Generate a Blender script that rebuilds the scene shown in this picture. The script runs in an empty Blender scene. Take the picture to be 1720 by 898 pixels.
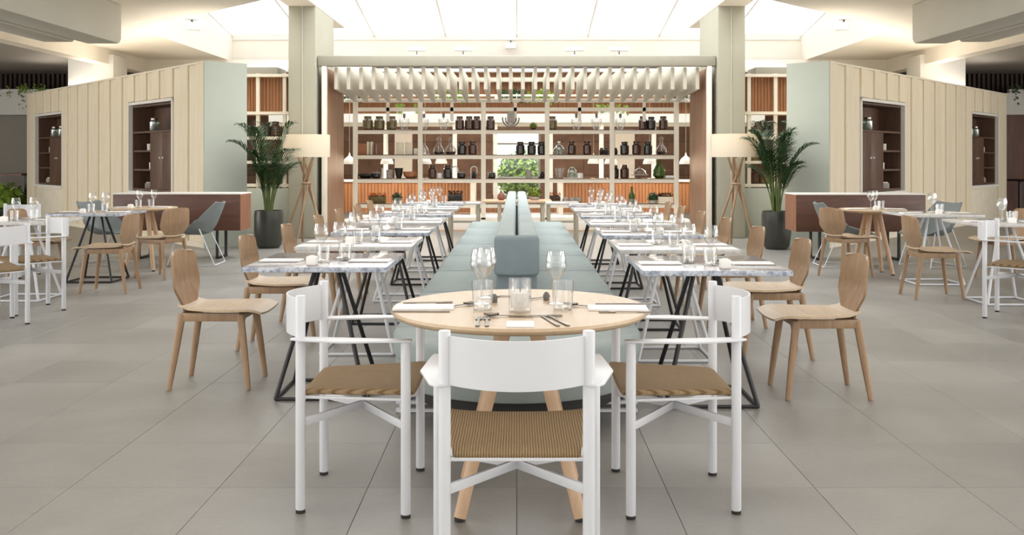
import bpy, bmesh, math, random
from mathutils import Vector, Matrix
random.seed(7)
PI = math.pi
SC = bpy.context.scene
COL = SC.collection
# ------------------------------------------------------------------ camera, sky, light, exposure
H, F, VX, VY = 1.32, 1590.0, 868.0, 268.0
cd = bpy.data.cameras.new('camera'); cam = bpy.data.objects.new('camera', cd); COL.objects.link(cam)
cam.location = (0, 0, H); cam.rotation_euler = (PI/2, 0, 0)
cd.sensor_width = 36; cd.lens = F/1720*36
cd.shift_x = (860-VX)/1720; cd.shift_y = -(449-VY)/1720
cd.clip_start = .05; cd.clip_end = 200
SC.camera = cam
w = bpy.data.worlds.new('sky'); SC.world = w; w.use_nodes = True
bgn = w.node_tree.nodes['Background']
bgn.inputs[0].default_value = (.93, .965, 1, 1); bgn.inputs[1].default_value = 3.6
def area(name, loc, rot, sx, sy, power, col=(1, .96, .9)):
    l = bpy.data.lights.new(name, 'AREA'); l.shape = 'RECTANGLE'; l.size = sx; l.size_y = sy
    l.energy = power; l.color = col
    o = bpy.data.objects.new(name, l); COL.objects.link(o); o.location = loc; o.rotation_euler = rot
    return o
# added fill lamps out of view: behind the camera, overhead and both sides
area('rear_fill', (0, -3.9, 1.8), (PI/2, 0, 0), 22, 3.0, 270, (.95, .975, 1))  # added fill lamp, no terrace glazing behind it
area('overhead_fill', (0, 4.5, 3.58), (0, 0, 0), 9, 8, 170, (1, .985, .96))  # added overhead fill for the tabletops, no fixture built
area('left_fill', (-15.7, 7, 1.6), (PI/2, 0, -PI/2), 20, 2.8, 640, (1, .98, .95))  # added side fill, the wall has no window
area('right_fill', (15.7, 7, 1.6), (PI/2, 0, PI/2), 20, 2.8, 640, (1, .98, .95))  # matching added fill on the other side, no window either
area('roof_daylight', (0, 15.5, 5.2), (0, 0, 0), 10, 8, 500, (1, .97, .92))
for s_ in (-1, 1):   # added uplights hidden above the service walls to brighten the ceiling
    area('uplight_fill', (s_*7.6, 17.9, 2.86), (PI, 0, s_*.8429), 9, .5, 34, (1, .93, .84))
area('kitchen_area_lamp', (0, 22.5, 3.5), (0, 0, 0), 8, 3, 120, (1, .9, .78))  # warm area lamp just below the kitchen ceiling, no fixture modelled
vs = SC.view_settings
vs.view_transform = 'Standard'; vs.look = 'None'; vs.exposure = 0.22; vs.gamma = 1; vs.use_curve_mapping = False
SC.cycles.max_bounces = 8; SC.cycles.diffuse_bounces = 4; SC.cycles.glossy_bounces = 3
SC.cycles.transparent_max_bounces = 16; SC.cycles.transmission_bounces = 4
SC.cycles.caustics_reflective = False; SC.cycles.caustics_refractive = False
SC.cycles.sample_clamp_indirect = 4

# ------------------------------------------------------------------ materials
def lin(h):
    h = h.lstrip('#'); r = []
    for i in (0, 2, 4):
        c = int(h[i:i+2], 16)/255
        r.append(c/12.92 if c <= .04045 else ((c+.055)/1.055)**2.4)
    return (*r, 1)
MATS = {}
def base(name, rough=.5, metal=0, spec=.5):
    m = bpy.data.materials.new(name); m.use_nodes = True
    nt = m.node_tree; b = nt.nodes['Principled BSDF']
    b.inputs['Roughness'].default_value = rough; b.inputs['Metallic'].default_value = metal
    b.inputs['Specular IOR Level'].default_value = spec
    MATS[name] = m
    return m, nt, b
def coords(nt, scale=(1, 1, 1), obj=True):
    t = nt.nodes.new('ShaderNodeTexCoord'); mp = nt.nodes.new('ShaderNodeMapping')
    mp.inputs['Scale'].default_value = scale
    nt.links.new(t.outputs['Object'], mp.inputs[0]); return mp.outputs[0]
def ramp(nt, src, stops):
    r = nt.nodes.new('ShaderNodeValToRGB'); e = r.color_ramp.elements
    while len(e) < len(stops): e.new(.5)
    for i, (p, c) in enumerate(stops):
        e[i].position = p; e[i].color = c if isinstance(c, tuple) else lin(c)
    nt.links.new(src, r.inputs[0]); return r.outputs[0]
def noise(nt, vec, scale, detail=4, rough=.55, dist=0):
    n = nt.nodes.new('ShaderNodeTexNoise'); n.inputs['Scale'].default_value = scale
    n.inputs['Detail'].default_value = detail; n.inputs['Roughness'].default_value = rough
    n.inputs['Distortion'].default_value = dist
    nt.links.new(vec, n.inputs['Vector']); return n.outputs[0]
def bump(nt, b, src, st=.2, d=.01):
    bp = nt.nodes.new('ShaderNodeBump'); bp.inputs['Strength'].default_value = st; bp.inputs['Distance'].default_value = d
    nt.links.new(src, bp.inputs['Height']); nt.links.new(bp.outputs[0], b.inputs['Normal'])
def mix(nt, a, c, fac, mode='MIX'):
    m = nt.nodes.new('ShaderNodeMix'); m.data_type = 'RGBA'; m.blend_type = mode
    if isinstance(fac, (int, float)): m.inputs[0].default_value = fac
    else: nt.links.new(fac, m.inputs[0])
    for i, x in ((6, a), (7, c)):
        if isinstance(x, tuple): m.inputs[i].default_value = x
        else: nt.links.new(x, m.inputs[i])
    return m.outputs[2]
def plain(name, h, rough=.5, metal=0, var=.06, sc=6, spec=.5, bs=0):
    m, nt, b = base(name, rough, metal, spec)
    c = lin(h); lo = tuple(x*(1-var) for x in c[:3])+(1,); hi = tuple(min(1, x*(1+var)) for x in c[:3])+(1,)
    n = noise(nt, coords(nt), sc)
    nt.links.new(ramp(nt, n, [(.3, lo), (.7, hi)]), b.inputs['Base Color'])
    if bs: bump(nt, b, noise(nt, coords(nt), 180, 2), bs, .002)
    return m
def wood(name, h1, h2, scale=(14, 14, 1.2), rough=.45, rnd=0):
    m, nt, b = base(name, rough)
    v = coords(nt, scale)
    n = noise(nt, v, 2.2, 6, .6, .6)
    c = ramp(nt, n, [(.28, h1), (.72, h2)])
    if rnd:
        oi = nt.nodes.new('ShaderNodeObjectInfo')
        g = nt.nodes.new('ShaderNodeMapRange'); g.inputs[3].default_value = 1-rnd; g.inputs[4].default_value = 1+rnd
        nt.links.new(oi.outputs['Random'], g.inputs[0])
        hs = nt.nodes.new('ShaderNodeHueSaturation'); nt.links.new(g.outputs[0], hs.inputs['Value']); nt.links.new(c, hs.inputs['Color'])
        c = hs.outputs[0]
    nt.links.new(c, b.inputs['Base Color'])
    bump(nt, b, n, .08, .004)
    return m
def glassy(name, tint, refl=.10, body=.08, bodycol=(.9, .93, .93, 1)):
    m = bpy.data.materials.new(name); m.use_nodes = True; nt = m.node_tree; nt.nodes.clear()
    out = nt.nodes.new('ShaderNodeOutputMaterial'); tr = nt.nodes.new('ShaderNodeBsdfTransparent'); tr.inputs[0].default_value = tint
    gl = nt.nodes.new('ShaderNodeBsdfGlossy'); gl.inputs['Roughness'].default_value = .03
    fr = nt.nodes.new('ShaderNodeLayerWeight'); fr.inputs[0].default_value = .35
    mr = nt.nodes.new('ShaderNodeMapRange'); mr.inputs[3].default_value = refl; mr.inputs[4].default_value = .85
    nt.links.new(fr.outputs['Facing'], mr.inputs[0])
    df = nt.nodes.new('ShaderNodeBsdfDiffuse'); df.inputs[0].default_value = bodycol
    m1 = nt.nodes.new('ShaderNodeMixShader'); m1.inputs[0].default_value = body
    nt.links.new(tr.outputs[0], m1.inputs[1]); nt.links.new(df.outputs[0], m1.inputs[2])
    m2 = nt.nodes.new('ShaderNodeMixShader'); nt.links.new(mr.outputs[0], m2.inputs[0])
    nt.links.new(m1.outputs[0], m2.inputs[1]); nt.links.new(gl.outputs[0], m2.inputs[2])
    nt.links.new(m2.outputs[0], out.inputs[0]); MATS[name] = m; return m
OAK = wood('oak', '#8e7156', '#ab8d6e'); OAKSEAT = wood('oak_seat', '#b39b7e', '#c4ad90', (1.5, 12, 12))
OAKTOP = wood('oak_tabletop', '#c2a888', '#d2b99a', (10, 1.4, 10), .35); OAKPALE = wood('pale_ash', '#bf9c7b', '#d2b191')
DARKOAK = wood('old_oak', '#8a6d52', '#a98a68')
WALNUT = wood('walnut', '#4a2f24', '#6b4433', (1.1, 6, 6), .4); WALNUTEND = wood('walnut_end', '#7b4c36', '#96634a', (6, 6, 1.2), .4)
CABWOOD = wood('cabinet_walnut', '#503a2c', '#6f5240', (8, 8, 1), .5)
PANEL = wood('portal_wood', '#8c6750', '#aa8367', (10, 6, .8), .5, .05)
SLATWOOD = wood('cedar', '#86573a', '#b57e54', (26, 4, .5), .5)
CREAM = wood('cream_board', '#e8d9bc', '#f1e6cf', (6, 6, .7), .6, .03)
CREAMP = plain('cream_panel', '#ebe1cc', .6)
WHITE = plain('white_paint', '#e9e6df', .6, var=.02); FRAME = plain('frame_white', '#efe7d8', .5, var=.03)
WMETAL = plain('white_powder_coat', '#d9dade', .38, var=.015); BMETAL = plain('black_steel', '#1d1c1e', .45)
BEIGEM = plain('beige_steel', '#b5ab98', .5); RUBBER = plain('rubber', '#2a2724', .8)
CEIL = plain('ceiling_plaster', '#f1e9dc', .8, var=.02, sc=2); BEAM = plain('beam_plaster', '#c9c6bb', .75, var=.03, sc=1.5)
PILLAR = plain('pillar_plaster', '#a5a292', .75, var=.04, sc=1.5); SAGE = plain('sage_plaster', '#b9bfb4', .75, var=.03, sc=1.5)
HOOD = plain('portal_plaster', '#9f9b8e', .7, var=.03); FINM = plain('fin_paint', '#d2ccbe', .6, var=.03, sc=3)
SEATF = plain('seat_fabric', '#939c9a', .9, var=.05, sc=9, bs=.3); BACKF = plain('back_fabric', '#a3adad', .9, var=.04, sc=9, bs=.3)
CAPSHADE = plain('cap_fabric_shaded', '#7c878c', .9, var=.05, sc=9, bs=.3); BASEF = plain('base_fabric', '#8f9693', .9, var=.05, bs=.3)  # cap tone is the banquette fabric darkened, shading put into its colour
GREYSH = plain('grey_shell', '#7d8484', .8, var=.04, bs=.2); POT = plain('pot_glaze', '#3d3e39', .3, var=.15, sc=4)
LINEN = plain('linen', '#f7f6f6', .9, var=.02, bs=.2); CARD = plain('card', '#eceef0', .7, var=.01)
STEEL = plain('cutlery_steel', '#8f8880', .25, 1, .1); WAX = plain('candle_wax', '#f6f3ee', .6, var=.02)
LAMPW = plain('lamp_white', '#f4efe4', .4, var=.01); LEAF = plain('palm_leaf', '#2f4a22', .5, var=.45, sc=14)
LEAF2 = plain('light_leaf', '#7f9c3a', .6, var=.5, sc=10); MOSS = plain('moss_green', '#68782a', .9, var=.4, sc=30)
STEM = plain('palm_stem', '#56642f', .6, var=.2); SOIL = plain('soil', '#3a2f25', .95, var=.3, sc=30)
OLIVE = plain('olive_jar_glass', '#6a5c38', .2, var=.3, sc=20); AMBER = plain('brown_jar_glass', '#4b2f22', .15, var=.4, sc=20)
DARKJ = plain('dark_jar_glass', '#2d2a26', .15, var=.3, sc=20); GREYV = plain('grey_vase', '#6e6a66', .6)
ORANGEF = plain('orange_flowers', '#d0742a', .8, var=.4, sc=40); BROWNB = plain('clay_bowl', '#a8714e', .7); GREENB = plain('bottle_green', '#3f5a1e', .15, var=.3)
BLUE = plain('blue_pack', '#3b7f9c', .5); YEL = plain('yellow_pack', '#c9b53c', .5); STONEC = plain('grey_stone_ware', '#a29b93', .7, var=.2, sc=20)
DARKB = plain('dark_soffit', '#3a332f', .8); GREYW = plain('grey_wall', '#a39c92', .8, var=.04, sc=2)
REDW = wood('red_wood', '#5c3426', '#7a4a35', (5, 5, .6)); GROUND = plain('gravel', '#8c8a78', .95, var=.2, sc=8)
GLASS = glassy('clear_glass', (.965, .97, .97, 1), .07, .02); PANE = glassy('roof_glass', (.93, .94, .94, 1), .05, .25, (1, 1, 1, 1))
WPANE = glassy('window_glass', (.93, .97, .95, 1), .08, .05); GREENG = glassy('pale_green_glass', (.75, .85, .78, 1), .15, .25, (.55, .65, .58, 1))
# woven cord
m, nt, b = base('woven_cord', .8); WOVEN = m
v = coords(nt)
wv = nt.nodes.new('ShaderNodeTexWave'); wv.bands_direction = 'X'; wv.inputs['Scale'].default_value = 38; wv.inputs['Distortion'].default_value = .5
nt.links.new(v, wv.inputs[0])
wv2 = nt.nodes.new('ShaderNodeTexWave'); wv2.bands_direction = 'Y'; wv2.inputs['Scale'].default_value = 60; wv2.inputs['Distortion'].default_value = 1
nt.links.new(v, wv2.inputs[0])
mx = nt.nodes.new('ShaderNodeMath'); mx.operation = 'MULTIPLY'; nt.links.new(wv.outputs[1], mx.inputs[0]); nt.links.new(wv2.outputs[1], mx.inputs[1])
ad = nt.nodes.new('ShaderNodeMath'); ad.operation = 'ADD'; nt.links.new(mx.outputs[0], ad.inputs[0]); nt.links.new(wv.outputs[1], ad.inputs[1])
nt.links.new(ramp(nt, ad.outputs[0], [(0, '#6b563c'), (.45, '#947956'), (1, '#b0936c')]), b.inputs['Base Color']); bump(nt, b, ad.outputs[0], .7, .006)
# marbles
def marble(name, lo, mid, hi, edge):
    m, nt, b = base(name, .16)
    v = coords(nt)
    n1 = noise(nt, v, 5, 8, .65, 1.5); n2 = noise(nt, v, 34, 5, .6, 1)
    c1 = ramp(nt, n1, [(.3, lo), (.5, mid), (.7, hi)])
    c2 = ramp(nt, n2, [(.38, edge), (.5, mid), (.62, hi)])
    nt.links.new(mix(nt, c1, c2, .45), b.inputs['Base Color']); return m
MARB_D = marble('blue_grey_marble', '#77757c', '#989190', '#aea7a2', '#4d5673')
MARB_L = marble('white_marble', '#b4b3b3', '#cecac6', '#dcd8d4', '#a5abb6')
MARB_E = marble('marble_raw_edge', '#6d7894', '#b9bfcb', '#e4e6ea', '#27305a')
# floor tile
m, nt, b = base('floor_tile', .42, 0, .45); TILE = m
tc = nt.nodes.new('ShaderNodeNewGeometry')
n1 = noise(nt, tc.outputs['Position'], 1.3, 5, .6, .4); n2 = noise(nt, tc.outputs['Position'], 45, 3)
c = ramp(nt, n1, [(.2, '#85827d'), (.5, '#93908b'), (.8, '#a29e99')])
oi = nt.nodes.new('ShaderNodeObjectInfo'); g = nt.nodes.new('ShaderNodeMapRange'); g.inputs[3].default_value = .92; g.inputs[4].default_value = 1.06
nt.links.new(oi.outputs['Random'], g.inputs[0]); hs = nt.nodes.new('ShaderNodeHueSaturation')
nt.links.new(g.outputs[0], hs.inputs['Value']); nt.links.new(c, hs.inputs['Color'])
c2 = ramp(nt, n2, [(.3, (.93, .93, .93, 1)), (.7, (1, 1, 1, 1))])
nt.links.new(mix(nt, hs.outputs[0], c2, 1, 'MULTIPLY'), b.inputs['Base Color'])
rr = nt.nodes.new('ShaderNodeMapRange'); rr.inputs[3].default_value = .3; rr.inputs[4].default_value = .5; nt.links.new(n1, rr.inputs[0]); nt.links.new(rr.outputs[0], b.inputs['Roughness'])
bump(nt, b, n2, .05, .002)
GROUT = plain('grout', '#857f78', .9)
# stone blocks of the kitchen wall
m, nt, b = base('brown_stone', .7); STONE = m
v = coords(nt); br = nt.nodes.new('ShaderNodeTexBrick'); br.inputs['Scale'].default_value = 1
mp = nt.nodes.new('ShaderNodeMapping'); mp.inputs['Rotation'].default_value = (PI/2, 0, 0); nt.links.new(v, mp.inputs[0]); nt.links.new(mp.outputs[0], br.inputs[0])
br.inputs['Color1'].default_value = lin('#7a5b49'); br.inputs['Color2'].default_value = lin('#94735e'); br.inputs['Mortar'].default_value = lin('#5a4236')
br.inputs['Brick Width'].default_value = .9; br.inputs['Row Height'].default_value = .45; br.inputs['Mortar Size'].default_value = .012
n = noise(nt, v, 1.6, 6, .65, 1.2)
nt.links.new(mix(nt, br.outputs[0], ramp(nt, n, [(.3, '#513a2f'), (.7, '#8f725f')]), .5), b.inputs['Base Color'])
# lamp shade: linen that lets the bulb through
m, nt, b = base('shade_linen', .9); SHADE = m
b.inputs['Base Color'].default_value = lin('#d2cabd')
tl = nt.nodes.new('ShaderNodeBsdfTranslucent'); tl.inputs[0].default_value = lin('#ead8bb')
ms = nt.nodes.new('ShaderNodeMixShader'); ms.inputs[0].default_value = .25
o_ = nt.nodes['Material Output']; nt.links.new(b.outputs[0], ms.inputs[1]); nt.links.new(tl.outputs[0], ms.inputs[2]); nt.links.new(ms.outputs[0], o_.inputs[0])
bump(nt, b, noise(nt, coords(nt), 120, 2), .2, .003)

# ------------------------------------------------------------------ mesh helper
class MB:
    def __init__(s): s.v = []; s.f = []
    def quads(s, vs, fs):
        n = len(s.v); s.v += [tuple(p) for p in vs]; s.f += [tuple(i+n for i in f) for f in fs]; return s
    def box(s, x0, x1, y0, y1, z0, z1):
        if x0 > x1: x0, x1 = x1, x0
        if y0 > y1: y0, y1 = y1, y0
        return s.quads([(x0, y0, z0), (x1, y0, z0), (x1, y1, z0), (x0, y1, z0), (x0, y0, z1), (x1, y0, z1), (x1, y1, z1), (x0, y1, z1)],
                       [(0, 3, 2, 1), (4, 5, 6, 7), (0, 1, 5, 4), (1, 2, 6, 5), (2, 3, 7, 6), (3, 0, 4, 7)])
    def bar(s, a, b, w, h):      # rectangular bar between two points, w sideways, h upwards
        a = Vector(a); b = Vector(b); d = (b-a).normalized(); up = Vector((0, 0, 1))
        if abs(d.z) > .95: up = Vector((0, 1, 0))
        sd = d.cross(up).normalized(); up = sd.cross(d)
        c = [a+sd*x*w/2+up*y*h/2 for x, y in ((-1, -1), (1, -1), (1, 1), (-1, 1))]+[b+sd*x*w/2+up*y*h/2 for x, y in ((-1, -1), (1, -1), (1, 1), (-1, 1))]
        return s.quads(c, [(0, 1, 2, 3), (7, 6, 5, 4), (0, 4, 5, 1), (1, 5, 6, 2), (2, 6, 7, 3), (3, 7, 4, 0)])
    def tube(s, pts, r, n=8, cap=True, flat=1):
        pts = [Vector(p) for p in pts]; k = len(pts)
        rs = r if isinstance(r, (list, tuple)) else [r]*k
        t0 = (pts[1]-pts[0]).normalized(); ref = Vector((0, 0, 1)) if abs(t0.z) < .9 else Vector((1, 0, 0))
        nrm = t0.cross(ref).normalized(); base_i = len(s.v)
        for i, p in enumerate(pts):
            t = ((pts[min(i+1, k-1)]-pts[max(i-1, 0)])).normalized()
            nrm = (nrm-t*nrm.dot(t)).normalized(); bn = t.cross(nrm)
            for j in range(n):
                a = 2*PI*j/n; s.v.append(tuple(p+nrm*math.cos(a)*rs[i]+bn*math.sin(a)*rs[i]*flat))
        for i in range(k-1):
            for j in range(n):
                a = base_i+i*n+j; b = base_i+i*n+(j+1) % n; s.f.append((a, b, b+n, a+n))
        if cap:
            s.f.append(tuple(base_i+j for j in reversed(range(n)))); s.f.append(tuple(base_i+(k-1)*n+j for j in range(n)))
        return s
    def lathe(s, prof, n=16, c=(0, 0, 0), cap=True):
        b0 = len(s.v)
        for r, z in prof:
            for j in range(n):
                a = 2*PI*j/n; s.v.append((c[0]+r*math.cos(a), c[1]+r*math.sin(a), c[2]+z))
        for i in range(len(prof)-1):
            for j in range(n):
                a = b0+i*n+j; b = b0+i*n+(j+1) % n; s.f.append((a, b, b+n, a+n))
        if cap:
            if prof[0][0] > 1e-4: s.f.append(tuple(b0+j for j in reversed(range(n))))
            if prof[-1][0] > 1e-4: s.f.append(tuple(b0+(len(prof)-1)*n+j for j in range(n)))
        return s
    def prism(s, poly, z0, z1):
        n = len(poly)
        return s.quads([(x, y, z0) for x, y in poly]+[(x, y, z1) for x, y in poly],
                       [tuple(reversed(range(n))), tuple(range(n, 2*n))]+[(i, (i+1) % n, (i+1) % n+n, i+n) for i in range(n)])
    def prismx(s, poly, x0, x1):  # polygon in (y, z) extruded along x
        n = len(poly)
        return s.quads([(x0, y, z) for y, z in poly]+[(x1, y, z) for y, z in poly],
                       [tuple(reversed(range(n))), tuple(range(n, 2*n))]+[(i, (i+1) % n, (i+1) % n+n, i+n) for i in range(n)])
    def sheet(s, fn, nu, nv, th):
        P = [[Vector(fn(u/nu, v/nv)) for v in range(nv+1)] for u in range(nu+1)]
        top = []; bot = []
        for i in range(nu+1):
            for j in range(nv+1):
                du = P[min(i+1, nu)][j]-P[max(i-1, 0)][j]; dv = P[i][min(j+1, nv)]-P[i][max(j-1, 0)]
                nn = du.cross(dv); nn = nn.normalized() if nn.length > 1e-9 else Vector((0, 0, 1))
                top.append(P[i][j]+nn*th/2); bot.append(P[i][j]-nn*th/2)
        M = len(top); idx = lambda i, j: i*(nv+1)+j; fs = []
        for i in range(nu):
            for j in range(nv):
                a, b, c, d = idx(i, j), idx(i+1, j), idx(i+1, j+1), idx(i, j+1)
                fs += [(a, b, c, d), (M+d, M+c, M+b, M+a)]
        for i in range(nu):
            a, b = idx(i, 0), idx(i+1, 0); fs.append((b, a, M+a, M+b)); a, b = idx(i, nv), idx(i+1, nv); fs.append((a, b, M+b, M+a))
        for j in range(nv):
            a, b = idx(0, j), idx(0, j+1); fs.append((a, b, M+b, M+a)); a, b = idx(nu, j), idx(nu, j+1); fs.append((b, a, M+a, M+b))
        return s.quads(top+bot, fs)
    def build(s, name, mat, parent=None, bev=0, ang=35, seg=2):
        me = bpy.data.meshes.new(name); me.from_pydata(s.v, [], s.f)
        bm = bmesh.new(); bm.from_mesh(me); bmesh.ops.recalc_face_normals(bm, faces=bm.faces)
        if bev:
            ed = [e for e in bm.edges if len(e.link_faces) == 2 and e.calc_face_angle(0) > .6]
            bmesh.ops.bevel(bm, geom=ed, offset=bev, segments=seg, profile=.5, affect='EDGES', clamp_overlap=True)
        bm.to_mesh(me); bm.free()
        for p in me.polygons: p.use_smooth = True
        me.set_sharp_from_angle(angle=math.radians(ang)); me.materials.append(mat)
        o = bpy.data.objects.new(name, me); COL.objects.link(o)
        if parent: o.parent = parent
        return o
def tag(o, label=None, cat=None, group=None, kind=None):
    if label: o['label'] = label
    if cat: o['category'] = cat
    if group: o['group'] = group
    if kind: o['kind'] = kind
    return o
def thing(name, label=None, cat=None, loc=(0, 0, 0), rz=0, group=None):
    o = bpy.data.objects.new(name, None); COL.objects.link(o); o.empty_display_size = .1
    o.location = loc; o.rotation_euler = (0, 0, rz); return tag(o, label, cat, group)
KIDS = {}
def kids(o): return [c for c in bpy.data.objects if c.parent == o]
def dup(root, loc, rz=0, label=None, group=None, scale=None):
    if root.name not in KIDS: KIDS[root.name] = [(c, kids(c)) for c in kids(root)]
    r = root.copy(); COL.objects.link(r); r.location = loc; r.rotation_euler = (0, 0, rz)
    if scale: r.scale = scale
    if label: r['label'] = label
    if group: r['group'] = group
    for c, gs in KIDS[root.name]:
        n = c.copy(); COL.objects.link(n); n.parent = r
        for g_ in gs:
            q = g_.copy(); COL.objects.link(q); q.parent = n
    return r
class Kind:          # one prototype: the first use moves the prototype itself, later uses copy it
    def __init__(s, maker, group): s.mk = maker; s.g = group; s.root = None
    def put(s, loc, rz=0, label=None, group=None, scale=None):
        if s.root is None:
            s.root = s.mk(); s.used = False
        if not s.used:
            s.used = True; KIDS[s.root.name] = [(c, kids(c)) for c in kids(s.root)]
            o = s.root; o.location = loc; o.rotation_euler = (0, 0, rz); o['label'] = label
            if scale: o.scale = scale
            if group or s.g: o['group'] = group or s.g
            s.sc0 = scale; return o
        return dup(s.root, loc, rz, label, group or s.g, scale or (1, 1, 1))
def fX(px, D): return (px-VX)/F*D
def fZ(py, D): return H-(py-VY)/F*D
def S(o): o['kind'] = 'structure'; return o

# ------------------------------------------------------------------ floor
fl = S(MB().box(-16, 16, -4, 26, -.2, -.008).build('floor', GROUT))
ts = .6; tl_ = MB().box(.001, ts-.001, .001, ts-.001, -.008, 0); n_t = 0; rest = MB(); proto = None
y = 3.81-ts*13
for r in range(50):
    for k in range(-28, 28):
        x0 = k*ts; yy = y+r*ts; seen = yy > 2.9 and yy < 30 and abs(x0+.3) < (yy+.6)*.56+.5
        if yy < -4.6 or yy > 25.6 or abs(x0+.3) > 16: continue
        if seen and n_t < 296 and yy < 13.5:
            if proto is None: proto = tl_.build('tile', TILE, fl, bev=.0008, seg=1); o = proto
            else: o = proto.copy(); COL.objects.link(o)
            o.location = (x0, yy, 0); n_t += 1
        else: rest.box(x0+.001, x0+ts-.001, yy+.001, yy+ts-.001, -.008, 0)
tag(rest.build('tile', TILE, fl), kind='stuff')
S(MB().box(-16, 16, -4.3, -4.05, 0, 3.6).build('wall_front_blocker', WHITE))  # added unseen wall, keeps sky light from flooding in behind the camera
for s_ in (-1, 1): S(MB().box(s_*15.9, s_*16.1, -4.1, 26, 0, 3.7).build('wall_side_blocker_'+('left' if s_ < 0 else 'right'), WHITE))  # unseen sides, added to shut out sky light
S(MB().box(-60, 60, 26, 60, -.4, -.1).build('ground', GROUND))

# ------------------------------------------------------------------ ceiling, skylight, beams
ce = MB().box(-8.6, 8.6, -4, 9, 3.6, 4.17)
for s in (-1, 1):
    p = [(s*8.6, 9), (s*3.4, 9), (s*3.4, 13.3), (s*6.6, 16.5), (s*6.6, 22), (s*8.6, 22)]
    ce.prism(p if s < 0 else p[::-1], 3.6, 4.17)
ce.box(-8.6, 8.6, 22, 26, 3.6, 4.17)
S(ce.build('ceiling', CEIL))
for s, nm in ((-1, 'left'), (1, 'right')):
    S(MB().box(s*8.6, s*16, 6, 26, 3.5, 3.7).build('ceiling', GREYW))
    S(MB().box(s*8.45, s*8.75, 2, 24, 3.3, 3.6).build('trim_1', CEIL))
    S(MB().prismx([(2.0, 3.02), (13.9, 3.02), (13.98, 3.09), (13.98, 3.6), (2.0, 3.6)], s*5.83, s*6.32).build('ceiling_beam', BEAM, bev=.03))
    S(MB().prismx([(2.0, 3.0), (13.55, 3.0), (13.62, 3.07), (13.62, 3.6), (2.0, 3.6)], s*6.34, s*6.78).build('ceiling_beam', BEAM, bev=.03))
    p = S(MB().box(s*3.38, s*3.84, 15.9, 17.5, 0, 3.92).build('pillar', PILLAR, bev=.02))
    g_ = MB().box(s*3.595, s*3.605, 15.885, 15.9, 0, 3.9); g_.build('groove_strip', BEAM, p)
    S(MB().box(s*3.37, s*3.86, 12, 18.6, 3.9, 4.6).build('ceiling_beam', CEIL, bev=.02))
    S(MB().box(s*9.3, s*8.35, 19.6, 20.3, 0, 3.5).build('pillar', WHITE, bev=.02))
# skylight roof: gable walls, rafters, glass panes
sk = thing('skylight', 'glazed skylight with white rafters above the room', 'skylight'); sk['kind'] = 'structure'
rz_ = lambda yy: 4.2+(22.2-yy)*.165
for s in (-1, 1):
    MB().prismx([(8.8, 4.17), (22.3, 4.17), (22.3, 4.2), (8.8, rz_(8.8))], s*6.68, s*6.8).build('gable_wall', WHITE, sk)
MB().box(-6.7, 6.7, 8.8, 8.92, 4.17, rz_(8.8)).build('gable_wall', WHITE, sk)
MB().box(-6.7, 6.7, 21.98, 22.1, 4.1, 4.24).build('eave_rail', WHITE, sk)
for i in range(9):
    x = -6.6+i*1.65; MB().bar((x, 8.9, rz_(8.9)-.06), (x, 22.1, rz_(22.1)-.03), .035, .08).build('rafter', WHITE, sk)
for i in range(8):
    x = -6.6+i*1.65
    MB().quads([(x+.03, 8.9, rz_(8.9)), (x+1.62, 8.9, rz_(8.9)), (x+1.62, 22.1, rz_(22.1)), (x+.03, 22.1, rz_(22.1))], [(0, 1, 2, 3)]).build('pane', PANE, sk)
for yy in (14, 18):
    MB().box(-6.6, 6.6, yy, yy+.05, rz_(yy)-.12, rz_(yy)-.06).build('cross_rail', WHITE, sk)

# ------------------------------------------------------------------ back walls, window, upper timber wall
bw = MB()
BY = 25.5
bw.box(-16, -.66, BY, BY+.3, 0, 3.5); bw.box(.64, 16, BY, BY+.3, 0, 3.5); bw.box(-.66, .64, BY, BY+.3, 2.12, 3.5); bw.box(-.66, .64, BY, BY+.3, 0, .3)
S(bw.build('wall_back', STONE))
wn = S(MB().box(-.66, .64, BY+.1, BY+.16, 2.05, 2.12).box(-.66, .64, BY+.1, BY+.16, .3, .37).box(-.66, -.6, BY+.1, BY+.16, .3, 2.12).box(.58, .64, BY+.1, BY+.16, .3, 2.12)
       .box(-.66, .64, BY+.1, BY+.16, 1.72, 1.78).box(-.66, .64, BY+.1, BY+.16, .78, .86).build('window_1', plain('window_frame_grey', '#b9bdb8', .4)))
MB().quads([(-.6, BY+.13, .37), (.58, BY+.13, .37), (.58, BY+.13, 2.05), (-.6, BY+.13, 2.05)], [(0, 1, 2, 3)]).build('pane', WPANE, wn)
S(MB().box(-5.4, 5.4, 20.6, 20.9, 2.13, 2.32).build('trim_2', WHITE))
S(MB().box(-5.4, 5.4, 20.75, 20.88, 2.05, 2.13).build('trim_2', FRAME))
def slat_panel(name, x0, x1, yf, z0, z1, pitch=.06, parent=None, mat=None):
    b = MB(); n = max(1, int((x1-x0)/pitch))
    b.box(x0, x1, yf+.02, yf+.05, z0, z1)
    for i in range(n):
        xa = x0+i*(x1-x0)/n; b.box(xa+.006, xa+(x1-x0)/n-.006, yf, yf+.02, z0, z1)
    return tag(b.build(name, mat or SLATWOOD, parent), kind='stuff' if parent else 'structure')
uw = slat_panel('wall_upper', -6.2, 6.2, 21.6, 2.32, 3.36, .09)
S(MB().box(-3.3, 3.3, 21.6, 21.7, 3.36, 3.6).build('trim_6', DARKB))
for s in (-1, 1): S(MB().box(s*3.3, s*8.6, 21.6, 21.7, 3.36, 3.6).build('trim_6', CEIL))
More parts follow.
